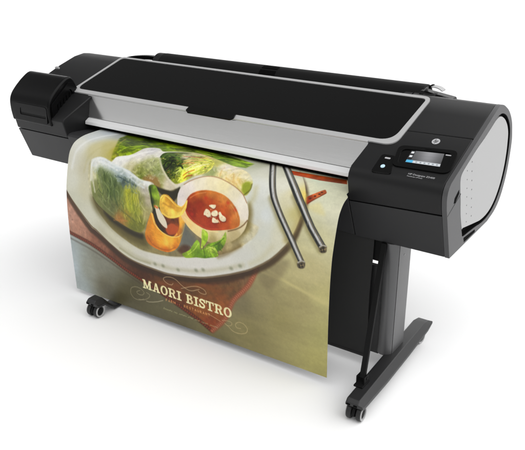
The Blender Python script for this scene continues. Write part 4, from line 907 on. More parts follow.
('F',[(244.8,370.1),(248.6,368.7),(261.4,360.7),(281.7,344.9),(295.3,329.7),(302.1,319.2),(306.9,309.1),(309.8,299.3),(311.2,289.4),(311.5,268.5),(308.5,254.0),(300.5,240.8),(294.5,235.5),(292.3,235.7),(290.9,238.3),(284.4,294.0),(281.4,309.8),(278.9,316.7),(275.3,322.9),(270.6,328.7),(251.5,348.8),(244.0,363.1),(243.1,369.4)],(124,110,62),13,0.85,0,0,0),
('F',[(14.7,275.4),(15.3,261.2),(19.9,246.6),(26.5,236.4),(41.1,222.4),(55.7,211.0),(82.8,195.1),(102.4,186.7),(122.8,180.9),(140.7,179.2),(162.9,180.2),(184.7,184.0),(215.3,192.0),(232.9,197.6),(256.4,208.4),(265.1,214.1),(276.2,224.7),(282.5,232.8),(289.9,246.3),(295.0,261.1),(296.7,270.6),(296.7,284.6),(294.0,304.1),(291.5,314.3),(287.4,324.3),(277.3,339.6),(268.3,349.5),(257.8,358.6),(245.6,367.2),(232.4,374.8),(218.7,380.9),(204.3,385.6),(189.7,389.0),(175.7,391.2),(162.1,392.3),(148.8,392.1),(136.0,390.6),(123.5,387.7),(105.4,381.5),(88.3,373.7),(77.3,367.3),(66.6,359.7),(50.9,346.0),(41.7,336.4),(30.4,322.0),(24.3,312.2),(19.8,301.9),(16.9,290.7)],[(24,264,226,220,222),(52,229,236,230,228),(94,204,240,234,216),(137,192,236,228,198),(190,196,230,222,184),(238,212,228,222,200),(270,237,238,234,226),(284,275,236,230,222),(38,304,236,230,230),(20,291,226,220,222),(286,315,214,204,172),(259,347,186,172,132),(218,373,176,162,118),(205,356,222,212,174),(138,372,226,212,166),(105,363,232,212,156),(71,343,236,204,140),(166,386,168,154,104),(49,325,232,196,136)],1.5,1,0.03,0,0),
('L',[(34.9,227.1),(52.2,214.1),(63.6,206.9),(83.2,196.0),(98.7,188.9),(114.9,183.7),(127.6,181.2),(141.2,180.1),(154.9,180.2),(171.4,182.0),(195.5,187.1),(224.5,195.3),(242.5,202.4),(256.8,209.3),(265.4,215.0),(272.4,221.8),(284.4,237.3)],2.5,(150,105,70),2,0.85,0,0),
('L',[(294.9,289.6),(284.2,305.3),(272.4,316.4),(256.1,326.5),(227.8,338.9)],4,(120,90,55),2,0.85,0,0),
('L',[(49.7,330.3),(83.9,345.0),(100.6,349.9),(122.4,354.2),(138.2,355.9),(149.6,355.9),(189.2,350.1)],3,(240,220,165),2,0.8,0,0),
('F',[(49.8,301.4),(49.0,292.8),(52.6,275.8),(57.8,264.4),(65.6,254.1),(74.8,246.9),(90.6,238.2),(108.2,231.7),(126.3,227.5),(144.5,225.6),(162.9,225.3),(186.5,227.7),(200.5,230.9),(213.5,236.1),(229.7,245.4),(244.6,257.3),(256.0,269.9),(265.2,285.4),(268.6,296.9),(269.0,308.0),(267.0,313.0),(262.9,317.6),(249.7,325.8),(235.9,331.3),(197.0,343.4),(161.2,351.4),(143.9,352.7),(127.7,351.2),(105.4,345.8),(88.5,339.6),(71.2,330.2),(61.4,322.1),(54.1,311.8)],[(61,289,150,46,16),(74,264,176,76,28),(103,242,200,112,46),(150,233,206,130,62),(198,239,206,136,68),(232,257,204,130,66),(256,290,208,134,68),(212,274,186,90,38),(147,265,180,74,30),(109,279,166,54,20),(73,313,162,46,18),(116,327,176,66,30),(164,333,172,58,28),(214,322,192,88,40),(252,313,206,120,54),(200,302,172,60,26)],1.8,1,0.06,0,0),
('L',[(55.8,310.0),(70.1,323.7),(84.3,332.9),(103.4,341.1),(123.2,346.3),(142.6,348.2),(157.3,347.5),(174.6,344.4),(211.9,335.0)],3,(215,90,50),2.5,0.6,0,0),
('D',[(245,267),(81,315),(129,253),(216,251)],6,(205,55,35),5,0.6),
('L',[(66.3,265.1),(82.9,252.6),(92.1,247.0),(103.0,242.5),(126.4,234.9)],2.5,(235,170,120),2,0.55,0,0),
('L',[(227.9,255.0),(240.4,265.1),(245.6,270.3),(249.1,275.8),(253.9,287.4)],2.5,(235,175,120),2,0.5,0,0),
('S',[(49.8,301.4),(49.0,292.8),(52.6,275.8),(57.8,264.4),(65.6,254.1),(74.8,246.9),(90.6,238.2),(108.2,231.7),(126.3,227.5),(144.5,225.6),(162.9,225.3),(186.5,227.7),(200.5,230.9),(213.5,236.1),(229.7,245.4),(244.6,257.3),(256.0,269.9),(265.2,285.4),(268.6,296.9),(269.0,308.0),(267.0,313.0),(262.9,317.6),(249.7,325.8),(235.9,331.3),(197.0,343.4),(161.2,351.4),(143.9,352.7),(127.7,351.2),(105.4,345.8),(88.5,339.6),(71.2,330.2),(61.4,322.1),(54.1,311.8)],[(140,38,12),(212,106,50),(170,58,22),(220,130,72)],55,7,2.4,20,60,0.35,1.3),
('F',[(-58.0,306.7),(-58.1,295.7),(-56.2,286.1),(-51.5,279.3),(-47.1,276.0),(-41.9,273.8),(-32.0,272.6),(-22.3,274.3),(10.6,293.8),(20.9,298.0),(30.8,299.9),(36.0,299.1),(41.5,294.9),(47.0,287.9),(53.0,276.7),(55.9,273.1),(57.3,276.1),(57.7,283.0),(56.3,298.4),(53.4,307.2),(46.3,320.3),(41.0,326.5),(29.9,334.9),(21.1,339.8),(6.8,345.5),(-8.5,349.1),(-18.1,349.4),(-31.9,346.8),(-42.7,342.0),(-47.8,337.8),(-53.4,329.6),(-56.7,318.6)],[(-49,288,238,205,95),(-28,284,205,150,50),(-5,296,195,140,45),(-29,311,225,180,75),(-2,325,242,210,105),(32,318,245,215,110),(52,284,245,195,90),(-40,334,205,165,70),(22,307,215,170,60)],1.5,1,0.06,0,0),
('L',[(-53.6,289.0),(-43.5,280.2),(-37.7,277.8),(-34.4,277.8),(-27.2,279.5),(-15.2,284.7),(3.3,296.3),(12.6,300.7),(21.2,301.9),(37.9,300.5)],3,(252,228,130),2,0.9,0,0),
('L',[(-43.0,303.7),(-20.7,309.2),(5.2,310.6)],5,(176,125,45),4,0.6,0,0),
('F',[(3.2,294.3),(8.4,295.6),(21.2,302.3),(30.0,302.9),(38.0,301.2),(49.1,289.9),(49.6,296.1),(46.9,305.3),(40.4,312.7),(31.6,318.4),(21.0,320.5),(10.5,319.5),(1.8,315.3),(-2.5,311.2),(-3.5,309.1),(-3.7,306.6),(-2.1,300.5),(1.2,295.5)],(205,150,55),3,0.55,0,0,0),
('L',[(55.4,275.5),(53.6,288.0),(51.8,294.3),(39.5,313.5)],1.6,(255,240,170),1.2,0.8,0,0),
('L',[(-52.5,312.4),(-52.1,298.0),(-51.1,291.8),(-48.6,287.2),(-41.8,279.9)],2,(190,130,40),1.5,0.6,0,0),
('L',[(-44.1,337.9),(-19.0,344.8),(-7.3,344.5),(12.8,340.2),(24.7,335.0),(29.5,331.5),(37.1,322.7),(47.3,308.5)],3,(250,225,120),2.5,0.8,0,0),
('F',[(146.3,276.2),(148.5,274.4),(155.2,271.7),(170.2,269.0),(171.9,269.4),(173.3,271.4),(172.3,277.3),(168.1,281.7),(163.7,283.1),(151.3,279.5),(147.7,277.9)],(110,25,10),2,0.7,0,0,0),
('F',[(144.8,273.6),(146.9,271.8),(153.6,269.1),(168.7,266.5),(170.3,266.8),(171.7,268.8),(170.7,274.7),(166.5,279.1),(162.1,280.5),(149.7,276.9),(146.1,275.3)],(238,225,198),1.2,1,0.1,0,0),
('F',[(129.7,300.7),(134.9,290.8),(137.8,288.9),(142.9,289.0),(149.7,291.7),(154.2,295.5),(157.8,302.3),(157.9,307.7),(153.6,311.9),(147.5,314.1),(143.9,313.4),(137.0,309.9),(130.5,310.3),(128.9,307.5)],(110,25,10),2,0.7,0,0,0),
('F',[(128.2,298.1),(133.3,288.2),(136.2,286.3),(141.4,286.4),(148.1,289.2),(152.6,292.9),(156.3,299.7),(156.4,305.1),(152.0,309.3),(146.0,311.5),(142.4,310.8),(135.4,307.3),(128.9,307.7),(127.4,304.9)],(238,225,198),1.2,1,0.1,0,0),
('F',[(157.7,299.7),(158.5,296.5),(162.7,291.5),(171.8,286.2),(175.5,285.6),(178.7,286.4),(181.5,288.4),(183.3,291.0),(184.0,296.5),(182.9,300.4),(179.9,303.2),(174.6,305.5),(168.9,306.8),(164.5,306.3),(160.7,304.1)],(110,25,10),2,0.7,0,0,0),
('F',[(156.1,297.1),(157.0,293.9),(161.2,288.9),(170.3,283.6),(173.9,283.0),(177.1,283.9),(180.0,285.9),(181.8,288.4),(182.4,293.9),(181.4,297.8),(178.4,300.7),(173.1,302.9),(167.4,304.2),(163.0,303.8),(159.2,301.6)],(238,225,198),1.2,1,0.1,0,0),
('F',[(186.2,292.0),(186.6,290.3),(189.0,288.0),(193.4,287.3),(200.4,295.4),(212.9,299.2),(216.0,301.7),(217.6,305.3),(217.2,310.3),(212.1,314.1),(205.1,315.9),(198.5,314.4),(194.3,311.7),(191.0,307.4),(188.2,300.9)],(110,25,10),2,0.7,0,0,0),
('F',[(184.7,289.4),(185.1,287.7),(187.4,285.4),(191.8,284.7),(198.9,292.8),(211.4,296.7),(214.5,299.2),(216.1,302.7),(215.7,307.8),(210.6,311.5),(203.6,313.3),(197.0,311.8),(192.8,309.1),(189.5,304.9),(186.7,298.3)],(238,225,198),1.2,1,0.1,0,0),
('F',[(165.1,311.0),(166.1,310.2),(169.1,310.2),(183.3,315.1),(189.8,318.6),(190.3,321.3),(186.5,323.5),(176.2,326.2),(168.7,326.9),(166.2,326.3),(164.8,324.6),(163.8,318.8)],(110,25,10),2,0.7,0,0,0),
('F',[(163.6,308.4),(164.6,307.6),(167.6,307.6),(181.8,312.5),(188.3,316.0),(188.8,318.7),(185.0,320.9),(174.7,323.6),(167.2,324.3),(164.7,323.7),(163.3,322.0),(162.3,316.2)],(238,225,198),1.2,1,0.1,0,0),
('S',[(137.7,279.9),(146.2,273.3),(156.1,269.7),(166.2,269.2),(176.2,272.0),(182.4,276.2),(194.2,287.4),(205.3,295.2),(211.1,300.4),(212.0,302.8),(211.2,305.3),(205.9,310.1),(194.2,316.3),(181.0,320.8),(171.6,322.3),(163.4,321.3),(145.9,310.6),(132.3,305.2),(129.9,303.5),(128.6,301.3),(129.4,294.6),(133.0,286.6)],[(240,226,196),(226,206,170),(246,236,214),(150,60,30)],26,4.5,2.6,20,60,0.85,0.9),
('F',[(40.7,462.7),(44.0,459.0),(58.3,451.0),(72.8,440.7),(78.6,433.7),(93.0,410.4),(99.7,401.5),(103.6,397.8),(105.5,397.0),(109.4,397.6),(114.5,402.6),(116.7,407.7),(117.0,415.4),(118.1,422.6),(119.7,424.8),(122.7,425.4),(139.5,421.5),(142.3,422.6),(146.8,430.0),(148.4,435.3),(149.1,440.8),(148.4,445.8),(145.9,449.7),(141.1,452.4),(134.2,454.3),(100.1,459.9),(69.6,470.1),(57.4,472.9),(52.7,472.6),(45.2,469.4),(42.7,467.1)],[(58,462,150,185,45),(101,415,150,190,60),(109,438,110,150,25),(138,441,100,140,25)],1.5,1,0.12,0,0),
('F',[(125.3,356.5),(127.2,354.5),(133.0,354.4),(145.3,359.5),(149.2,363.8),(150.6,371.8),(149.5,382.8),(146.8,390.6),(142.0,399.3),(129.4,416.5),(124.8,420.8),(123.1,421.5),(121.9,420.7),(121.6,414.4),(124.0,392.5),(123.9,366.0)],[(130,364,190,215,90),(142,381,140,180,40),(126,413,175,205,70)],1.2,1,0.1,0,0),
('F',[(142.4,408.7),(143.2,406.3),(149.5,401.0),(166.4,391.4),(182.7,384.6),(196.7,375.1),(205.7,366.2),(216.8,344.8),(218.3,343.4),(219.7,344.0),(222.0,349.5),(223.1,362.0),(221.6,371.1),(218.5,381.4),(214.2,390.9),(208.9,399.3),(198.6,410.1),(194.7,412.8),(185.9,416.9),(176.1,419.4),(166.7,419.9),(151.5,415.7),(143.9,411.0)],[(159,405,120,160,35),(206,373,150,185,60),(195,403,75,110,20),(217,350,175,200,90)],1.2,1,0.16,0,0),
('F',[(125.9,426.7),(130.9,419.9),(142.6,411.5),(154.6,405.9),(167.1,403.2),(174.0,404.2),(180.0,407.6),(186.8,414.8),(191.7,423.7),(192.2,430.0),(190.7,432.8),(182.4,438.0),(142.0,451.8),(132.7,453.2),(129.4,452.3),(127.1,449.7),(125.5,445.7),(124.3,435.8)],[(138,431,140,180,45),(167,413,185,210,90),(179,431,130,170,40),(142,447,90,130,20)],1.2,1,0.14,0,0),
('L',[(130.2,411.7),(137.7,448.3)],2.2,(60,90,10),2,0.8,0,0),
('L',[(150.5,413.6),(164.3,413.7),(170.7,415.4),(176.4,419.9),(186.7,432.1)],2.2,(90,130,25),2,0.8,0,0),
('L',[(158.7,408.1),(177.4,397.4),(186.6,391.0),(195.7,382.7),(213.4,364.3)],2.2,(60,95,15),2,0.8,0,0),
('L',[(66.5,457.9),(84.5,442.9),(92.5,435.2),(98.9,426.9),(109.6,409.8)],2.2,(210,230,120),2,0.8,0,0),
('L',[(142.4,419.1),(156.3,411.1),(162.7,408.8),(168.4,409.2),(178.8,413.4)],2.2,(215,232,130),2,0.8,0,0),
('S',[(49.2,464.2),(51.4,457.7),(57.9,447.6),(67.0,436.1),(86.1,415.7),(93.0,410.4),(97.6,409.8),(101.2,412.6),(109.8,427.3),(113.4,429.9),(118.0,429.9),(138.7,422.4),(142.3,422.6),(148.6,428.2),(151.1,432.6),(152.5,437.2),(152.3,441.6),(150.1,445.1),(145.2,447.9),(128.9,452.6),(100.2,458.1),(68.9,465.4),(59.2,466.9),(52.2,466.8)],[(185,215,80),(90,135,20),(130,175,40),(60,95,12)],40,9,1.6,50,40,0.5,0.8),
('S',[(142.4,412.1),(147.4,407.2),(154.5,402.6),(179.4,389.3),(186.4,384.2),(192.7,377.6),(213.6,348.8),(216.6,347.1),(218.3,349.3),(219.0,362.2),(216.4,379.7),(214.2,387.6),(207.6,403.1),(203.2,411.3),(192.6,426.3),(186.7,432.1),(179.7,437.0),(162.6,444.7),(154.1,447.0),(146.9,448.0),(141.9,447.2),(138.8,444.2),(137.1,439.0),(136.6,432.3),(137.3,425.1),(139.3,418.1)],[(195,220,100),(80,125,18),(130,170,40),(52,84,12)],55,9,1.6,35,40,0.5,0.8),
('L',[(190.7,434.6),(213.4,423.0),(226.3,415.0),(275.7,375.8)],9,(110,92,50),11,0.7,0,0),
('F',[(328.7,51.7),(379.1,50.2),(447.8,45.9),(538.3,35.4),(559.3,69.0),(468.5,82.0),(358.9,81.9)],[(357,62,190,70,15),(418,56,170,72,22),(538,54,140,62,25)],1.5,1,0.1,0,0),
('L',[(344.4,53.1),(440.4,45.2),(536.8,32.8)],3,(90,30,8),2,0.6,0,0),
('F',[(476.8,181.7),(477.9,177.7),(495.3,159.5),(513.5,134.1),(515.5,133.3),(519.3,135.0),(526.6,143.6),(527.4,148.3),(524.7,154.4),(518.5,163.6),(489.5,199.6),(487.1,198.7),(483.4,194.3),(479.1,187.7)],[(484,183,150,55,20),(506,159,200,110,65),(521,144,150,75,40)],1.5,1,0.1,0,0),
('L',[(489.1,195.2),(504.8,180.2),(514.8,169.1),(521.0,160.0),(526.4,149.7)],3,(110,40,15),1.8,0.8,0,0),
('D',[(490,180),(501,169),(510,158),(513,149)],4,(80,25,10),2,0.8),
('F',[(457.8,164.0),(457.5,160.5),(459.6,159.8),(463.3,161.3),(472.0,167.8),(475.3,171.4),(477.8,175.6),(482.1,186.7),(485.1,202.3),(483.8,215.3),(482.6,218.4),(481.2,219.7),(479.7,218.4)],(228,205,110),5,0.6,0,0,0),
('F',[(487.0,207.9),(486.1,205.9),(487.6,203.7),(490.7,201.5),(502.6,195.4),(513.3,188.5),(517.3,186.7),(521.5,186.1),(525.8,187.1),(530.9,190.4),(542.8,202.1),(547.8,208.5),(552.5,217.8),(551.7,219.8),(549.2,220.9),(535.5,220.4),(515.1,216.8),(497.8,212.4)],(215,205,150),8,0.5,0,0,0),
('L',[(367.8,205.7),(398.9,250.9),(458.9,329.4),(489.2,375.8)],23.1,(120,112,70),9,0.55,0,0),
('L',[(216.2,-49.5),(348.3,159.9),(371.3,197.9),(410.4,251.9),(464.1,321.5),(494.7,367.4)],21,(56,57,54),1.8,1,0,0),
('L',[(217.0,-50.3),(349.3,159.6),(372.5,197.7),(411.6,251.7),(465.2,321.2),(495.9,367.1)],13.02,(132,134,136),3,1,0,0),
('L',[(216.4,-49.7),(348.6,159.9),(371.6,197.9),(410.7,251.9),(464.4,321.4),(495.1,367.4)],5.04,(214,216,222),3,0.85,0,0),
('L',[(219.0,-56.8),(377.3,196.0),(416.7,250.0),(470.3,319.4),(501.0,365.2)],2.9400000000000004,(110,100,80),1.5,0.8,0,0),
('L',[(212.1,-42.9),(342.1,162.2),(369.7,207.5),(403.3,253.7),(433.4,291.8),(457.1,323.4),(487.7,369.6)],3.36,(30,34,34),1.5,0.8,0,0),
('L',[(441.8,183.4),(467.7,212.3),(512.3,271.1),(555.6,317.6)],26.400000000000002,(120,112,70),9,0.55,0,0),
('L',[(281.2,-14.6),(320.5,35.9),(378.9,105.2),(404.4,133.8),(471.5,204.9),(483.3,219.1),(517.0,263.6),(560.4,309.9)],24,(56,57,54),1.8,1,0,0),
('L',[(282.0,-15.4),(321.4,35.2),(379.8,104.7),(405.4,133.4),(472.6,204.7),(484.4,218.9),(518.2,263.3),(561.5,309.6)],14.879999999999999,(132,134,136),3,1,0,0),
('L',[(281.4,-14.8),(320.8,35.7),(379.1,105.1),(404.7,133.7),(471.8,204.8),(483.6,219.1),(517.4,263.5),(560.7,309.8)],5.76,(214,216,222),3,0.85,0,0),
('L',[(284.1,-21.6),(324.1,30.3),(383.1,101.0),(409.2,130.7),(477.3,203.1),(489.2,217.3),(523.0,261.6),(566.3,307.9)],3.3600000000000003,(110,100,80),1.5,0.8,0,0),
('L',[(277.2,-8.2),(315.7,40.7),(373.6,108.9),(398.7,136.5),(458.7,199.5),(476.6,220.8),(510.3,265.4),(553.7,311.7)],3.84,(30,34,34),1.5,0.8,0,0),
('S',[(301.4,95.4),(294.0,81.9),(290.3,72.7),(290.5,68.4),(294.3,69.5),(301.6,76.3),(312.1,89.1),(326.7,109.6),(357.2,156.0),(383.1,201.9),(394.3,218.9),(422.8,254.0),(455.7,292.3),(478.8,324.8),(485.8,336.0),(494.3,353.4),(495.2,358.8),(494.4,362.9),(492.3,365.5),(489.1,366.5),(485.4,365.7),(481.3,363.0),(476.8,357.8),(451.3,319.8),(372.4,208.9),(350.7,173.0)],[(70,70,66),(200,200,200),(95,92,84)],70,12,1.8,78,12,0.45,1),
('S',[(349.2,66.6),(346.9,62.0),(351.6,65.9),(409.0,127.8),(485.6,207.2),(502.5,227.4),(528.2,261.1),(551.0,288.4),(557.6,298.7),(558.3,302.3),(557.6,305.5),(555.8,307.8),(553.0,309.1),(549.6,309.0),(545.8,307.4),(541.2,303.7),(528.9,291.1),(504.0,261.2),(472.2,217.7),(438.5,180.1),(397.4,130.7),(378.3,106.4)],[(70,70,66),(200,200,200),(95,92,84)],70,12,1.8,72,12,0.45,1),
('F',[(483.1,377.7),(488.7,371.5),(496.0,366.8),(502.8,364.9),(506.8,365.3),(509.3,367.7),(510.5,372.5),(510.7,380.0),(509.9,384.8),(507.1,388.5),(503.3,390.8),(495.9,393.4),(490.1,393.5),(485.6,391.3),(483.7,388.5),(482.2,382.0)],(92,84,66),1.5,1,0.2,0,0),
('L',[(485.1,376.6),(496.2,368.6),(499.9,367.9),(507.4,368.2)],3,(205,205,205),1.5,0.8,0,0),
('D',[(490,383),(499,377),(501,385),(492,389)],3.2,(45,38,28),1.5,0.8),
('D',[(496,383),(504,379)],2.4,(160,140,105),1.5,0.8),
('F',[(549.6,313.0),(554.6,307.4),(561.3,303.1),(567.6,301.5),(571.5,301.9),(574.1,304.1),(575.5,308.6),(575.9,319.9),(573.5,323.3),(570.0,325.4),(563.1,327.6),(557.6,327.6),(553.1,325.5),(551.1,322.9),(549.1,317.0)],(92,84,66),1.5,1,0.2,0,0),
('L',[(551.5,312.0),(561.5,304.8),(572.3,304.6)],3,(205,205,205),1.5,0.8,0,0),
('D',[(557,318),(565,312),(567,320),(560,324)],3.2,(45,38,28),1.5,0.8),
('D',[(562,318),(570,315)],2.4,(160,140,105),1.5,0.8),
('L',[(14.9,596.8),(-11.1,588.2),(-32.5,575.9),(-42.1,572.2),(-44.8,573.4),(-47.3,576.6),(-48.4,582.4),(-45.3,588.4),(-38.5,593.1),(-26.8,594.5),(-15.1,593.3),(-8.2,588.8),(-5.3,583.5),(-8.0,579.5),(-14.6,576.5),(-36.9,574.5)],1.8,(205,186,158),1.3,0.0,0,0),
('L',[(-6.4,585.7),(-10.7,591.6),(-13.8,593.7),(-24.0,595.0),(-29.6,594.4),(-38.4,591.5),(-45.7,587.4),(-49.4,583.3),(-49.5,578.8),(-46.7,575.6),(-42.1,572.2),(-33.2,568.1),(-17.5,564.7),(-6.2,564.6),(4.7,566.8),(11.8,569.7),(25.6,579.0),(37.7,584.9),(50.8,589.8),(62.0,591.8),(72.4,591.1),(81.2,588.3),(107.4,575.1)],2.0,(205,186,158),1.4,0.8,0,0),
('L',[(28.3,595.2),(73.8,574.1),(90.6,568.4),(99.4,566.5),(112.8,566.6),(125.6,569.4),(128.8,570.7),(133.2,574.0),(136.3,579.9),(136.4,582.8),(134.8,585.0),(130.0,587.2),(124.8,588.1),(113.0,587.8),(109.1,586.4),(102.8,582.2)],2.0,(205,186,158),1.4,0.75,0,0),
('L',[(-59.3,668.4),(-83.4,680.5),(-106.4,689.2),(-126.6,694.9),(-139.6,695.2)],2.0,(200,192,170),1.4,0.8,0,0),
('L',[(-151.1,690.6),(-167.8,699.8),(-180.5,702.3),(-190.1,702.5),(-198.4,701.0),(-201.9,699.3),(-208.1,694.4),(-212.5,688.3),(-214.3,681.5),(-212.4,669.2),(-208.5,662.1),(-202.1,656.9),(-189.3,651.4),(-176.9,649.6),(-168.5,650.4),(-161.2,652.2),(-152.1,656.9),(-148.0,660.9),(-147.1,663.0),(-148.2,667.5),(-151.9,672.4),(-156.7,676.0),(-159.5,677.1),(-166.6,678.2),(-173.6,678.2),(-180.1,675.8),(-182.6,672.7),(-182.6,669.5),(-179.0,666.6),(-167.0,660.8)],1.8,(175,168,142),1.4,0.75,0,0),
('L',[(-135.8,659.5),(-124.0,662.6),(-120.7,665.1),(-120.5,667.0),(-122.2,671.8),(-128.4,679.6),(-138.8,687.4),(-151.4,694.0),(-159.5,696.1),(-176.1,698.3)],1.8,(175,168,142),1.4,0.75,0,0),
('L',[(138.3,658.4),(165.4,663.8),(190.1,671.1)],2.0,(205,186,158),1.4,0.7,0,0),
('L',[(215.1,666.7),(235.2,675.3),(222.7,664.2),(219.2,662.1),(217.4,662.1),(217.3,669.8),(220.3,682.2),(222.9,687.8),(226.4,691.7),(230.9,694.0),(236.7,695.5),(250.1,696.4),(268.6,694.2),(285.2,687.8),(293.3,682.2),(296.0,679.1),(298.0,675.4),(300.0,667.8),(299.9,661.1),(297.2,655.8),(292.3,651.5),(286.4,648.7),(279.4,647.8),(267.6,649.2),(261.5,652.0),(256.0,656.7),(252.4,661.8),(251.8,664.0),(253.9,668.0),(258.6,671.6),(263.6,673.4),(265.8,673.2),(277.9,666.7)],1.9,(200,185,140),1.4,0.0,0,0),
('L',[(208.7,672.7),(224.8,680.7),(235.9,688.9),(242.7,691.9),(251.5,693.2),(261.5,693.1),(275.5,690.5),(288.9,684.5),(295.4,679.6),(299.0,674.0),(300.4,667.9),(299.8,662.2),(294.7,655.0),(286.4,649.8),(276.0,648.2),(268.7,648.7),(262.8,650.9),(255.4,657.4),(252.4,663.9),(254.5,670.1),(257.6,672.7),(262.1,673.1),(273.7,671.1)],1.9,(196,180,138),1.4,0.8,0,0),
('L',[(198.7,664.5),(219.5,659.5),(230.2,659.2),(236.1,660.1),(237.8,661.1),(238.5,662.7),(237.7,667.4),(233.2,674.0),(228.6,675.9),(216.7,677.7)],1.8,(196,180,138),1.4,0.7,0,0)
]

PROF = np.array([(.078, .600), (.045, .6030), (.005, .6025), (-.035, .6005), (-.063, .595), (-.088, .585), (-.106, .568), (-.118, .548), (-.129, .512), (-.142, .457), (-.148, .42), (-.153, .344), (-.154, .225), (-.151, .10), (-.149, .0235)])
PC = crom(PROF, 24)
SC = np.concatenate([[0], np.cumsum(np.linalg.norm(np.diff(PC, axis=0), axis=1))])
LEN = SC[-1]
PC = np.vstack([PC, PC[-1] + (.0002, -.012)])
SC = np.append(SC, LEN + .012)
PX0, PX1 = -.505, .5960
NU, NV = 760, 500
gx = np.linspace(PX0 * 1000, PX1 * 1000, NU)
gs = np.linspace(0, 752, NV)
T = Sheet(gx, gs)
NOISE = [T.noise(22, 22, 1), T.noise(12, 12, 2), T.noise(16, 16, 3), T.noise(9, 9, 4), T.noise(34, 12, 5), T.noise(24, 9, 6)]
full = (slice(0, NV), slice(0, NU))
for n_, o in enumerate(OPS):
    if o[0] == 'B':
        T.img[...] = T.idw(o[1], full, 2.6, 20)
        T.img *= (1 + .035 * T.noise(120, 30, 7) + .022 * T.noise(9, 9, 8))[..., None]
    elif o[0] == 'F':
        T.fill(o[1], o[2], o[3], o[4], o[5], o[6], o[7], n_)
    elif o[0] == 'L':
        T.line(o[1], o[2], o[3], o[4], o[5], o[6], o[7])
    elif o[0] == 'S':
        T.scatter(*o[1:], seed=n_)
    else:
        for x, y in o[1]:
            T.fill(circle(x, y, o[2], o[2] * .8, 12), o[3], o[4], o[5], 0, 0)

# slab-serif title, letters as bold strokes on a unit body
def title(text, x0, x1, base, cap, colr):
    def stems(ch):
        q = []
        def r(a, b, c, d): q.append([(a, b), (c, b), (c, d), (a, d)])
        SW, SH = .22, .13
        if ch == 'I':
            w = .56; r(.17, 0, .17 + SW, 1); r(0, 0, w, SH); r(0, 1 - SH, w, 1)
        elif ch == 'M':
            w = 1.18
            r(.13, 0, .27, 1); r(.85, 0, 1.07, 1); r(0, 0, .42, SH); r(.72, 0, w, SH); r(0, 1 - SH, .30, 1); r(.88, 1 - SH, w, 1)
            q.append([(.08, 1), (.36, 1), (.66, .18), (.52, .02)]); q.append([(.52, .02), (.62, .02), (1.04, 1), (.86, 1)])
        elif ch == 'A':
            w = 1.0
            q.append([(.16, 0), (.30, 0), (.55, 1), (.42, 1)]); q.append([(.42, 1), (.62, 1), (.92, 0), (.66, 0)])
            r(.28, .27, .74, .40); r(0, 0, .40, SH); r(.58, 0, w, SH)
        elif ch == 'R':
            w = .98
            r(.12, 0, .12 + SW, 1); r(0, 0, .46, SH); r(0, 1 - SH, .5, 1); r(.3, .44, .55, .56)
            q.append('bowl .52 .72 .34 .28 .22 .12'); q.append([(.46, .50), (.68, .50), (.90, .06), (.66, .06)]); r(.62, 0, w, SH)
        elif ch == 'B':
            w = .86
            r(.12, 0, .12 + SW, 1); r(0, 0, .5, SH); r(0, 1 - SH, .5, 1); r(.3, .45, .52, .57)
            q.append('bowl .48 .75 .29 .25 .22 .12'); q.append('bowl .50 .27 .35 .27 .22 .12')
        elif ch == 'T':
            w = .92
            r(.35, 0, .35 + SW, 1); r(.2, 0, .72, SH); r(0, 1 - SH, w, 1); r(0, .66, .12, 1); r(.80, .66, w, 1)
        elif ch == 'O':
            w = .92; q.append('ring .46 .5 .46 .52 .23 .13')
        elif ch == 'S':
            w = .74; q.append('ess')
        else:
            w = .42
        return w, q
    gap = .09
    ws = [stems(c)[0] for c in text]
    tot = sum(ws) + gap * (len(ws) - 1)
    kx = (x1 - x0) / tot
    pen = x0
    for ch, w in zip(text, ws):
        for s in stems(ch)[1]:
            if isinstance(s, str):
                p = s.split()
                if p[0] in ('bowl', 'ring'):
                    cx, cy, rx, ry, tv, th = map(float, p[1:])
                    a0, a1 = (-90, 90) if p[0] == 'bowl' else (0, 360)
                    ang = np.radians(np.linspace(a0, a1, 28))
                    for a, b in zip(ang[:-1], ang[1:]):
                        quad = [(cx + rx * math.cos(a), cy + ry * math.sin(a)), (cx + rx * math.cos(b), cy + ry * math.sin(b)),
                                (cx + (rx - tv) * math.cos(b), cy + (ry - th) * math.sin(b)), (cx + (rx - tv) * math.cos(a), cy + (ry - th) * math.sin(a))]
                        T.fill([(pen + u * kx, base - v * cap) for u, v in quad], colr, .75, 1, 0, 0)
                else:
                    c_ = crom([(.66, .74), (.58, .88), (.38, .93), (.18, .86), (.13, .71), (.26, .58), (.48, .47), (.61, .33), (.56, .15), (.36, .07), (.15, .13), (.06, .30)], 6)
                    T.line([(pen + u * kx, base - v * cap) for u, v in c_], .185 * cap, colr, .75, 1, 0)
                    for u0, v0, v1 in ((.62, .66, 1.0), (.0, .0, .34)):
                        T.fill([(pen + u * kx, base - v * cap) for u, v in ((u0, v0), (u0 + .11, v0), (u0 + .11, v1), (u0, v1))], colr, .75, 1, 0, 0)
            else:
                T.fill([(pen + u * kx, base - v * cap) for u, v in s], colr, .75, 1, 0, 0)
        pen += (w + gap) * kx
CREAM = (246, 238, 196)
title('MAORI BISTRO', -150, 239, 644, 35, CREAM)
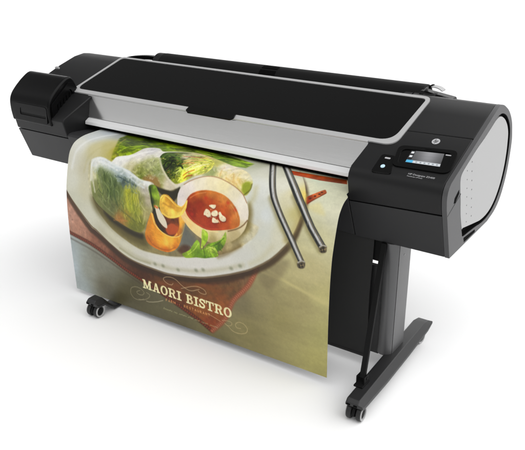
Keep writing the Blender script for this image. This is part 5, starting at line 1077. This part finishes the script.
# small line under the title, single strokes
GL = {'F': [[(0, 0), (0, 1), (.7, 1)], [(0, .5), (.55, .5)]], 'A': [[(0, 0), (.4, 1), (.8, 0)], [(.15, .35), (.65, .35)]], 'R': [[(0, 0), (0, 1), (.6, .95), (.65, .6), (.05, .5), (.7, 0)]],
      'M': [[(0, 0), (0, 1), (.45, .3), (.9, 1), (.9, 0)]], 'E': [[(.65, 0), (0, 0), (0, 1), (.65, 1)], [(0, .5), (.55, .5)]], 'S': [[(.65, .85), (.3, 1), (0, .75), (.65, .3), (.35, 0), (0, .15)]],
      'T': [[(0, 1), (.75, 1)], [(.38, 1), (.38, 0)]], 'U': [[(0, 1), (0, .2), (.35, 0), (.7, .2), (.7, 1)]], 'N': [[(0, 0), (0, 1), (.7, 0), (.7, 1)]], '.': [[(.2, .45), (.4, .45)]], ' ': []}
pen = -45.
for ch in 'FARM . RESTAURANT':
    for s in GL[ch]:
        T.line([(pen + u * 8.2, 665.5 - v * 8.5) for u, v in s], 1.7, (226, 170, 116), .9, .85, 0)
    pen += 11.6
# a line of tiny handwriting, too small to read in the photograph
hw = np.random.default_rng(3)
x = -60.
while x < 158:
    n_ = int(hw.integers(3, 8))
    pts = []
    for k in range(n_ * 3):
        pts.append((x + 2.0 * k + hw.uniform(-.6, .6), 700 + 2.0 * math.sin(k * 2.1 + hw.uniform(0, 1)) - (3.2 if hw.random() < .16 else 0)))
    T.line(pts, 1.5, (178, 178, 140), .9, .75)
    x = pts[-1][0] + 7
# print contrast, then the fine grain of a photograph
q = np.clip(T.img / 255, 0, 1)
L_ = np.maximum(q.mean(2, keepdims=True), 1e-3)
T.img = 255 * q * (L_ + .44 * (L_ * L_ * (3 - 2 * L_) - L_)) / L_
lum = T.img.mean(2, keepdims=True)
T.img = np.clip(lum + (T.img - lum) * 1.13, 0, 255)
T.img *= (1 + .010 * T.noise(3, 3, 21, 1))[..., None]
lin = srgb(np.clip(T.img * np.array([1.01, .995, .955]), 0, 255)) * .83

s_end = .751 - .014 * (gx / 1000 - PX0) / (PX1 - PX0)
V = np.zeros((NV, NU, 3))
fr_ = gs / gs[-1]
S2 = fr_[:, None] * s_end[None, :]
V[..., 0] = gx[None, :] / 1000
# the ink is laid out by arc length, so resample the rows to each column's own length
for i in range(NU):
    V[:, i, 1] = np.interp(S2[:, i], SC, PC[:, 0])
    V[:, i, 2] = np.interp(S2[:, i], SC, PC[:, 1])
    for k in range(3):
        lin[:, i, k] = np.interp(S2[:, i] * 1000, gs, lin[:, i, k])
# the sheet's right edge stays clear of the control housing where it runs back into the slot
back = np.clip((V[..., 1] + .066) / .012, 0, 1)
xr = .5960 - .0115 * back
V[..., 0] -= (PX1 - xr) * np.clip((V[..., 0] - (PX1 - .08)) / .08, 0, 1)
# a very slight natural waviness in the hanging part
hang = np.clip((.5 - V[..., 2]) / .4, 0, 1)
V[..., 1] += hang * .0012 * np.sin(V[..., 0] * 5 + V[..., 2] * 3)
fv = V.reshape(-1, 3)
# back of the sheet, a coarser grid .3 mm behind, joined round the rim by the same mesh
bi, bj = np.unique(np.round(np.linspace(0, NU - 1, 60)).astype(int)), np.unique(np.round(np.linspace(0, NV - 1, 90)).astype(int))
du = np.gradient(V, axis=1); dv = np.gradient(V, axis=0)
nrm = np.cross(du, dv); nrm /= np.linalg.norm(nrm, axis=2, keepdims=True)
if nrm[NV // 2, NU // 2, 1] < 0:
    nrm = -nrm
bv = (V + nrm * .0005)[bj][:, bi].reshape(-1, 3)
verts = np.vstack([fv, bv])
k = (np.arange(NV - 1)[:, None] * NU + np.arange(NU - 1)[None, :]).ravel()
F1 = np.stack([k, k + NU, k + NU + 1, k + 1], 1)
nb = len(bi)
kb = (np.arange(len(bj) - 1)[:, None] * nb + np.arange(nb - 1)[None, :]).ravel() + len(fv)
F2 = np.stack([kb, kb + 1, kb + nb + 1, kb + nb], 1)
F = np.vstack([F1, F2])
me = bpy.data.meshes.new('printed_poster')
me.vertices.add(len(verts)); me.vertices.foreach_set('co', verts.astype(np.float32).ravel())
me.loops.add(F.size); me.loops.foreach_set('vertex_index', F.ravel().astype(np.int32))
me.polygons.add(len(F)); me.polygons.foreach_set('loop_start', (np.arange(len(F)) * 4).astype(np.int32))
me.polygons.foreach_set('loop_total', np.full(len(F), 4, np.int32))
me.update(calc_edges=True)
ca = me.color_attributes.new('ink', 'FLOAT_COLOR', 'POINT')
rgba = np.ones((len(verts), 4), np.float32)
rgba[:len(fv), :3] = lin.reshape(-1, 3)
rgba[len(fv):, :3] = .8
ca.data.foreach_set('color', rgba.ravel())
me.polygons.foreach_set('use_smooth', np.ones(len(F), bool))
po = bpy.data.objects.new('printed_poster', me)
me.materials.append(attr_mat('printed_paper', .42, .30))
col.objects.link(po)
po['label'] = 'glossy colour print of spring rolls and dipping sauce hanging out of the printer'
po['category'] = 'poster'

# ------------------------------------------------------------------ light
w = bpy.data.worlds.new('World')
scene.world = w
w.use_nodes = True
nt = w.node_tree
bg = nt.nodes['Background']
tc = nt.nodes.new('ShaderNodeTexCoord')
ax = nt.nodes.new('ShaderNodeVectorMath')
ax.operation = 'DOT_PRODUCT'
ax.inputs[1].default_value = (.30, .42, .857)
nt.links.new(tc.outputs['Generated'], ax.inputs[0])
mr_ = nt.nodes.new('ShaderNodeMapRange')
mr_.interpolation_type = 'SMOOTHSTEP'
mr_.inputs['From Min'].default_value = -.1
mr_.inputs['To Min'].default_value = .5
mr_.inputs['To Max'].default_value = 2.6
nt.links.new(ax.outputs['Value'], mr_.inputs['Value'])
nt.links.new(mr_.outputs['Result'], bg.inputs['Color'])
# dark lobe added to the world, up to the left, to keep the lid dark
fl_ = nt.nodes.new('ShaderNodeVectorMath')
fl_.operation = 'DOT_PRODUCT'
fl_.inputs[1].default_value = (-.53, .30, .79)
nt.links.new(tc.outputs['Generated'], fl_.inputs[0])
fm = nt.nodes.new('ShaderNodeMapRange')
fm.interpolation_type = 'SMOOTHSTEP'
fm.inputs['From Min'].default_value = .70
fm.inputs['From Max'].default_value = .97
fm.inputs['To Min'].default_value = 1
fm.inputs['To Max'].default_value = .12
nt.links.new(fl_.outputs['Value'], fm.inputs['Value'])
ml = nt.nodes.new('ShaderNodeMath')
ml.operation = 'MULTIPLY'
nt.links.new(mr_.outputs['Result'], ml.inputs[0])
nt.links.new(fm.outputs['Result'], ml.inputs[1])
nt.links.new(ml.outputs['Value'], bg.inputs['Color'])
bg.inputs['Strength'].default_value = .96

def area(name, loc, target, sx, sy, power, colr=(1, 1, 1)):
    li = bpy.data.lights.new(name, 'AREA')
    li.shape = 'RECTANGLE'
    li.size, li.size_y = sx, sy
    li.energy = power
    li.color = colr
    o = bpy.data.objects.new(name, li)
    col.objects.link(o)
    o.location = loc
    o.rotation_euler = (Vector(target) - Vector(loc)).to_track_quat('-Z', 'Y').to_euler()
    return o


# ------------------------------------------------------------------ camera
cam = bpy.data.cameras.new('camera')
co = bpy.data.objects.new('camera', cam)
col.objects.link(co)
cam.sensor_width = 36
cam.sensor_fit = 'HORIZONTAL'
cam.lens = 715 / 525 * 36
cam.clip_start = .05
cam.clip_end = 200
co.location = (1.4647, -1.7818, 1.2986)
co.rotation_euler = (R(90 - 22.4889), 0, R(124.1109 - 90))
scene.camera = co

scene.render.engine = 'CYCLES'
scene.cycles.max_bounces = 8
scene.cycles.use_denoising = True
scene.view_settings.view_transform = 'Standard'
scene.view_settings.look = 'None'
scene.view_settings.exposure = 0
scene.view_settings.gamma = 1
